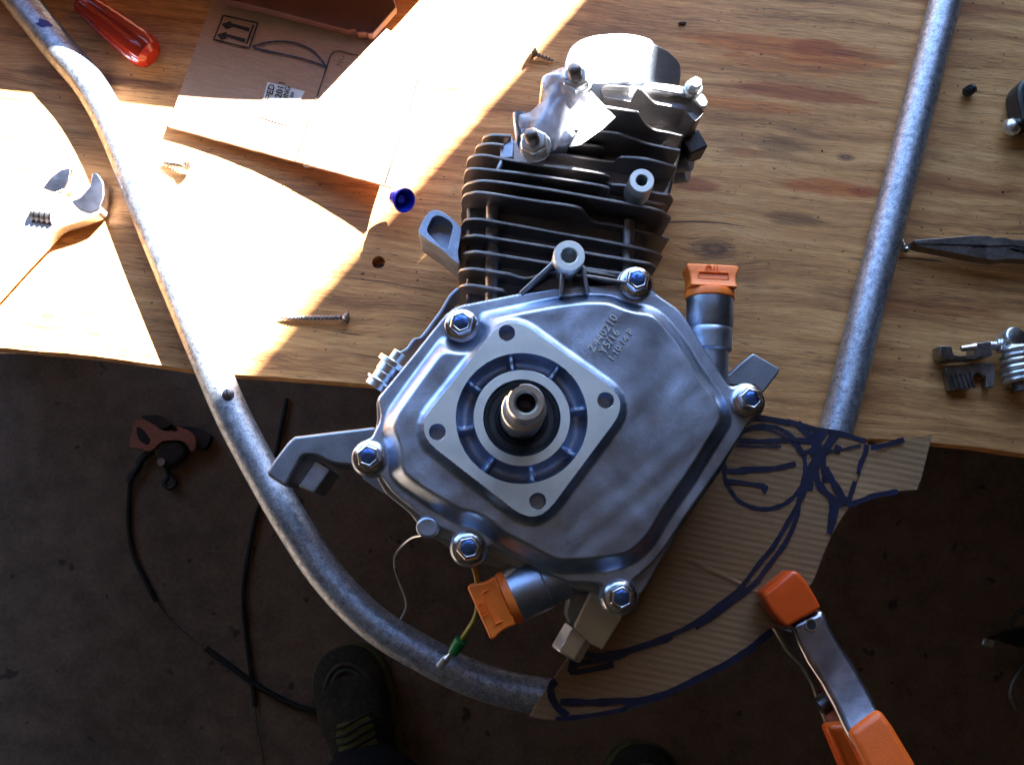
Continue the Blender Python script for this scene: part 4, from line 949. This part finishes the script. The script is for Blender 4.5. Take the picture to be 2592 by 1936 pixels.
fink(z1([(1648,900),(1700,740),(1760,560),(1820,380),(1842,310),(1862,288),(1890,285),(2203,362)])+[(1050,178),(1062,190),(1040,270),(1010,360),(975,466)], 3.0, 'black_ink', name='printed_border')
# the label that straddles the shade edge
lb = PP([], 0); LBp = z1([(1492,458),(1700,510),(1600,700),(1440,650)]); lv = [FPt(u, v, .0007) for u, v in LBp]
lab = B().add(lv+[q_-Vector((0, 0, .0003)) for q_ in lv], [(0, 1, 2, 3), (7, 6, 5, 4), (0, 4, 5, 1), (1, 5, 6, 2), (2, 6, 7, 3), (3, 7, 4, 0)]).obj('paper_label', 'white_paper', fp_)
ld = FPt(*z1([(1520, 470)])[0])-FPt(*z1([(1480, 610)])[0]); ld.z = 0
for s_, p0, sz in (('PED', (1512, 556), .0066), ('2011', (1566, 552), .0068), ('ING', (1603, 548), .0050), ('ins', (1632, 545), .0036)):
    u, v = z1([p0])[0]; text_mesh('label_text', s_, sz, FPt(u, v, .0014), ld, 'black_ink', fp_, .00005, offset=.0001)
for i, (s_, p0) in enumerate((('DISTRIBUTED', (1730, 950)), ('items inside', (1780, 960)), ('double wall', (1828, 970)), ('ship with', (1868, 975)), ('care', (1905, 978)), ('Every box', (2040, 1010)), ('kept dry', (2090, 1030)), ('CARTONS', (1900, 480)), ('SIZE', (1840, 620)))):
    pass
for s_, p0, sz in (('DIS', (1722, 940), .006), ('IEN', (1775, 945), .005), ('old', (1810, 950), .005), ('al m', (1845, 965), .0055), ('Le', (1875, 968), .005), ('ar', (1905, 975), .005), ('Ey', (2028, 1000), .007), ('e', (2090, 1010), .005), ('NG', (1905, 375), .006), ('5 d', (1845, 600), .005)):
    u, v = z1([p0])[0]; text_mesh('flap_text', s_, sz, FPt(u, v, .0014), ld, 'black_ink', fp_, .00005, offset=-.00014)
# blue marker cap at the flap corner
bc = empty('marker_cap', P(1015, 510, 0), 'blue plastic marker cap, open end up, at the cardboard corner', 'marker cap')
cp = P(1022, 507, .024); axc = Vector((.50, -.38, .62)).normalized()
B().lathe([(.0050, -.012), (.0070, -.005), (.0078, 0), (.0086, .0008), (.0084, .0012), (.0074, .0010), (.0060, -.006), (.0040, -.012), (.0001, -.013)], cp, axc, 36).obj('cap', 'blue_plastic', bc)
B().lathe([(.0032, -.012), (.0028, -.003), (.0001, -.0022)], cp, axc, 24).obj('nib', 'blue_plastic', bc)
a, b_ = P(*z1([(2070, 1012)])[0], .0205), P(*z1([(2190, 1035)])[0], .0245)
# red-brown board over the flap and an unseen box added behind it to shade this corner
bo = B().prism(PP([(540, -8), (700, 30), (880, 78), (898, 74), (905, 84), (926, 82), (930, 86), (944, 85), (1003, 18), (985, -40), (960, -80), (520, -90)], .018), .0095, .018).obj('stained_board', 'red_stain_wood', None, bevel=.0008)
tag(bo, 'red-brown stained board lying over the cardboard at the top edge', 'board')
K = P(775, 312, 0)+S*(.095/S.z); dl = -bd; dr = (P(1068, -10, 0)-P(775, 312, 0)); dr.z = 0; dr.normalize()
kp = [K, K+dr*.30, K+dr*.30+dl*.85, K+dl*.85]
if min(p.y for p in kp) > 0:
    bx = B().prism([(p.x, p.y) for p in kp], .019, .095).obj('shade_box', 'box_card', None, bevel=.001); tag(bx, 'unseen box added beyond the top left corner to cast shade', 'box')

# long nose pliers
pz = .016; pq = empty('pliers', P(2450, 640, 0), 'dark long-nose pliers pointing left, at the right edge', 'pliers')
plate(z3([(1515,1500),(1520,1498),(1700,1485),(1880,1470),(1985,1472),(2005,1485),(2080,1478),(2110,1495),(2199,1495),(2420,1480),(2420,1560),(2199,1540),(2130,1530),(1975,1535),(1850,1528),(1520,1520)]), pz+.001, .006, 'upper_jaw', 'tool_steel', pq, .0015, .002)
plate(z3([(1518,1524),(1850,1532),(1975,1540),(2130,1536),(2199,1560),(2420,1580),(2420,1640),(2199,1618),(2100,1612),(2030,1625),(1900,1605),(1750,1575),(1560,1540)]), pz, .005, 'lower_jaw', 'tool_steel', pq, .0015, .002)
plate(z3([(1885,1524),(1965,1526),(1975,1532),(1885,1533)]), pz+.0016, .010, 'jaw_gap_shade', 'black_rubber', pq, .0001, .0005)  # black strip in place of the shade between the jaws
plate(z3([(2115,1548),(2199,1540),(2300,1545),(2300,1570),(2199,1566)]), pz+.0014, .010, 'joint_slot_shade', 'black_rubber', pq, .0002, .0005)  # black strip in place of the shade in the joint

# black lever with a chrome cable end
bl = empty('brake_lever', P(2580, 260, 0), 'black lever with a chrome ball bolt, cut off by the right edge', 'lever')
plate(z3([(2199,480),(2160,545),(2165,620),(2185,700),(2195,760),(2260,780),(2400,700),(2400,450)]), .022, .003, 'body', 'black_plastic', bl, .004, .005)
a, b_ = P(*z3([(2085, 808)])[0], .009), P(*z3([(2230, 760)])[0], .012); dd = b_-a; L = dd.length
B().lathe([(.0015, -.002), (.0052, .0), (.0066, .0025), (.0066, .006), (.0048, .0085), (.0030, .010), (.0040, .0115), (.0040, .0135), (.0028, .014), (.0028, L)], a, dd, 12).obj('ball_bolt', 'bright_steel', bl, bevel=.0003)

# cable clamp bracket with spring
cb = empty('cable_bracket', P(2460, 920, 0), 'steel cable bracket with ribbed foot and a coil spring on its rod', 'bracket')
H = lambda l: zH(l)
plate(H([(912,885),(985,885),(995,935),(1030,945),(1120,940),(1125,870),(1220,858),(1232,945),(1140,955),(1130,968),(935,972),(918,950)]), .014, .002, 'rail', 'tool_steel', cb, .001, .001)
plate(H([(945,1005),(1150,988),(1232,985),(1245,1050),(1232,1135),(1192,1135),(1190,1070),(1150,1045),(1115,1060),(1095,1145),(975,1150)]), .008, .001, 'foot_plate', 'tool_steel', cb, .0006, .0008)
for i in range(6):
    x = 950+i*28; plate(H([(x,1050),(x+8,1050),(x+42,1135),(x+30,1137)]), .0092, .0075, 'foot_rib', 'dark_steel', cb, .0003, .0002)
a, b_ = P(*H([(1225, 885)])[0], .011), P(*H([(1420, 878)])[0], .013); dd = b_-a; L = dd.length
B().lathe([(.0032, -.002), (.0032, L*.10), (.0050, L*.14), (.0050, L*.20), (.0036, L*.22), (.0036, L*.28), (.0028, L*.30), (.0028, L*1.4)], a, dd, 20).obj('rod', 'bright_steel', cb, bevel=.0003)
a, b_ = P(*H([(1040, 903)])[0], .016), P(*H([(1125, 893)])[0], .016); B().lathe([(.0018, 0), (.0022, .001), (.0022, (b_-a).length*.6), (.003, (b_-a).length)], a, b_-a, 16).obj('cable_end', 'bright_steel', cb)
a = P(*H([(1365, 838)])[0], .016); B().lathe([(.0085, -.010), (.0085, 0), (.0072, .002), (.0040, .0026)], a, (.1, .2, 1), 28).obj('adjuster', 'bright_steel', cb, bevel=.0005)
a, b_ = P(*H([(1365, 905)])[0], .012), P(*H([(1398, 1120)])[0], .012); dd = (b_-a); L = dd.length; ax = dd.normalized(); x_ = Vector((0, 0, 1)); y_ = ax.cross(x_); pts = []
for i in range(20*6+1):
    an = 6.2832*i/20; pts.append(a+ax*(L*i/120)+(x_*math.cos(an)+y_*math.sin(an))*.0095)
B().tube(pts, .0021, 10).obj('coil_spring', 'bright_steel', cb)
B().tube([a-ax*.002, b_+ax*.004], .006, 18).obj('spring_core', 'dark_steel', cb)

# ------------------------------------------------------------------ floor level
FZ0 = floor_z
def Fp(l, z): return [P(u, v, FZ0+z) for u, v in l]
dr_ = empty('derailleur', Fp([(410, 1120)], 0)[0], 'bicycle derailleur with coppery cage lying on the dark floor', 'derailleur')
def fplate(px, z, zb, name, mat, par, bev=.002, r=.004): return B().prism(rounded(Fp(px, z), r), FZ0+zb, FZ0+z).obj(name, mat, par, bevel=bev, seg=2)
fplate(z4([(745,1020),(790,1015),(860,1045),(905,1080),(1000,1085),(975,1050),(1040,1070),(1090,1110),(1090,1180),(1060,1200),(1045,1150),(1000,1130),(900,1135),(860,1180),(830,1195),(780,1180),(715,1170),(735,1100)]), .030, .020, 'cage_plate', 'copper_red', dr_, .002, .006)
fplate(z4([(760,1050),(800,1075),(835,1130),(820,1160),(780,1140),(762,1100)]), .0325, .028, 'cage_window_shade', 'black_rubber', dr_, .001, .006)  # black plate in place of the shade inside the cage opening
fplate(z4([(850,1130),(1000,1130),(1050,1190),(1000,1250),(940,1290),(880,1260)]), .024, .002, 'linkage', 'black_plastic', dr_, .004, .01)
fplate(z4([(770,995),(900,990),(960,1050),(900,1075),(850,1040)]), .028, .008, 'pivot_block', 'black_plastic', dr_, .004, .01)
fplate(z4([(960,1050),(1100,1060),(1180,1100),(1150,1180),(1090,1190),(1085,1100),(1000,1075)]), .020, .002, 'outer_plate', 'dark_oxide', dr_, .004, .008)
B().tube(smooth_path(Fp(z4([(850,1190),(790,1240),(770,1290),(735,1330),(725,1365)]), .012), 4), .006, 12).obj('barrel_adjuster', 'dark_oxide', dr_)
B().tube(smooth_path(Fp(z4([(920,1260),(940,1330),(915,1370),(945,1400),(980,1370),(950,1330)]), .010), 5), .004, 10).obj('cable_hook', 'dark_oxide', dr_)
B().lathe([(.006, 0), (.006, .006)], Fp(z4([(905, 1255)]), .026)[0], (0, 0, 1), 16).obj('bolt', 'tool_steel', dr_)
c1 = empty('cable_housing', Fp(z4([(720, 1370)]), 0)[0], 'black cable housing running down from the derailleur on the floor', 'cable', 'brake cables on the floor')
B().tube(smooth_path(Fp(zE([(725,75),(718,180),(715,300),(725,400),(755,510),(810,620),(872,740)]), .006), 6), .0034, 10).obj('housing', 'black_rubber', c1)
B().tube(smooth_path(Fp(zE([(872,740),(940,830),(1040,920),(1150,1000)]), .006), 6), .0011, 8).obj('inner_wire', 'dark_steel', c1)
c2 = empty('cable_housing', Fp(zE([(1150, 1000)]), 0)[0], 'black cable housing crossing the floor to the toe of the shoe', 'cable', 'brake cables on the floor')
B().tube(smooth_path(Fp(zE([(1150,1000),(1270,1090),(1400,1185),(1540,1270),(1660,1325),(1770,1355)]), .008), 6), .0044, 10).obj('housing', 'black_rubber', c2)
c3 = empty('cable_housing', Fp(zE([(1400, 900)]), 0)[0], 'thin black cable housing coming from under the tube down the floor', 'cable', 'brake cables on the floor')
B().tube(smooth_path(Fp(z4([(1600,900),(1520,1300)])+zE([(1440,230),(1400,400),(1365,600),(1358,760),(1372,920),(1395,1100),(1412,1220),(1420,1325)]), .006), 6), .0034, 10).obj('housing', 'black_rubber', c3)
B().tube(smooth_path(Fp(zE([(1420,1325),(1435,1450),(1460,1560),(1480,1700)]), .006), 6), .0010, 8).obj('inner_wire', 'dark_steel', c3)

# the photographer's feet
def shoe_and_leg(toe, heel, w, mirror, parent):
    t_, h_ = P(*toe, FZ0), P(*heel, FZ0); ax = (t_-h_); L = ax.length; ax.normalize(); sx = Vector((ax.y, -ax.x, 0))
    st_ = [(0, .30, .045), (.04, .62, .060), (.12, .82, .075), (.28, .86, .085), (.45, .82, .085), (.60, .95, .075), (.75, 1.0, .062), (.87, .92, .052), (.95, .70, .044), (1.0, .30, .034)]
    b = B(); seg = 20
    for f_, wd_, ht in st_:
        c_ = h_+ax*(L*f_)
        for i in range(seg):
            a = 6.2832*i/seg; x = math.cos(a)*w/2*wd_; z = .012+(ht)*(.5+.5*math.sin(a)); 
            if math.sin(a) < 0: x *= 1.04
            b.v.append(c_+sx*x+Vector((0, 0, z)))
    for j in range(len(st_)-1):
        for i in range(seg): k = (i+1) % seg; b.f.append((j*seg+i, j*seg+k, (j+1)*seg+k, (j+1)*seg+i))
    b.f += [tuple(range(seg))[::-1], tuple((len(st_)-1)*seg+i for i in range(seg))]
    sh = b.obj('shoe', 'shoe_fabric', parent, ang=80); m_ = sh.modifiers.new('s', 'SUBSURF'); m_.levels = m_.render_levels = 1
    ol = [h_+ax*(L*f_)+sx*(w/2*wd_*1.10) for f_, wd_, ht in st_]+[h_+ax*(L*f_)-sx*(w/2*wd_*1.10) for f_, wd_, ht in st_[::-1]]
    ol = rounded(ol, .02, 3)
    B().prism(ol, FZ0, FZ0+.024).obj('sole', 'shoe_trim', sh, bevel=.004, seg=3)
    # piping bands over the toe box and side overlays
    for k, (o_, mt) in enumerate(((.90, 'shoe_grey'), (.82, 'shoe_grey'))):
        pts = []
        for i in range(13):
            a = math.pi*(i/12); f_ = .55+.40*math.sin(a)*o_; ww = w/2*(.80 if k else .92)*math.cos(a)*o_
            pts.append(h_+ax*(L*f_)+sx*ww+Vector((0, 0, .050+.018*math.sin(a)-abs(math.cos(a))*.010+(.35-.35*math.sin(a))*.05)))
        B().tube(smooth_path(pts, 3), .0028, 8).obj('overlay', mt, sh)
    # tongue and laces
    tg = B()
    for f_, ww, z in ((.36, .018, .108), (.45, .026, .106), (.55, .028, .100), (.62, .022, .092)):
        c_ = h_+ax*(L*f_); tg.v += [c_-sx*ww+Vector((0, 0, z-.008)), c_+Vector((0, 0, z)), c_+sx*ww+Vector((0, 0, z-.008))]
    for i in range(3): tg.f += [(3*i, 3*i+1, 3*i+4, 3*i+3), (3*i+1, 3*i+2, 3*i+5, 3*i+4)]
    tg.obj('tongue', 'shoe_trim', sh, ang=80)
    for i in range(6):
        f_ = .40+.04*i; c_ = h_+ax*(L*f_); z = .111-.0026*i
        B().tube([c_-sx*.030+Vector((0, 0, z-.012)), c_-sx*.012+Vector((0, 0, z-.001)), c_+sx*.010+ax*.006+Vector((0, 0, z)), c_+sx*.030+ax*.008+Vector((0, 0, z-.012))], .0022, 8).obj('lace', 'shoe_fabric', sh)
    # trouser leg
    b = B(); hp = h_+ax*(L*.22)
    for z, r_, back in ((.085, .072, 0), (.10, .070, 0), (.16, .066, .0), (.28, .068, .0), (.40, .074, .01), (.50, .078, .02)):
        for i in range(28):
            a = 6.2832*i/28; rr = r_*(1+.05*math.sin(a*3+z*30)+.03*math.sin(a*7+z*50)); b.v.append(hp-ax*back+Vector((0, 0, z))+(ax*math.cos(a)+sx*math.sin(a))*rr)
    for j in range(5):
        for i in range(28): k = (i+1) % 28; b.f.append((j*28+i, j*28+k, (j+1)*28+k, (j+1)*28+i))
    b.f += [tuple(range(28))[::-1], tuple(5*28+i for i in range(28))]
    b.obj('trouser_leg', 'trouser_cloth', parent, ang=80)
person = empty('person', P(1200, 2100, FZ0), 'standing person seen from above, dark trousers, black trainers with yellow-green trim', 'person')
shoe_and_leg((868, 1630), (985, 2075), .108, 1, person)
shoe_and_leg((1625, 1872), (1600, 2310), .108, -1, person)

# buckle and strap on the floor at the right
sb = empty('ratchet_strap', Fp(zG([(2150, 1000)]), 0)[0], 'metal buckle and curled strap end on the dark floor at the right', 'strap')
fplate(zG([(1985,940),(2045,960),(2030,1000),(1970,985)]), .030, .022, 'buckle', 'bright_steel', sb, .001, .002)
fplate(zG([(2045,950),(2110,960),(2160,990),(2300,1000),(2300,880),(2180,900),(2100,930)]), .040, .012, 'ratchet', 'black_plastic', sb, .004, .006)
B().tube(smooth_path(Fp(zG([(2250,760),(2180,800),(2140,840),(2115,895)]), .03), 5), .0045, 10).obj('strap_edge', 'shoe_grey', sb)
B().tube(smooth_path(Fp(zG([(2240,1040),(2180,1130),(2138,1200),(2130,1270),(2160,1330)]), .03), 5), [.002]*5+[.003]*8+[.004]*8, 10).obj('hook', 'tool_steel', sb)
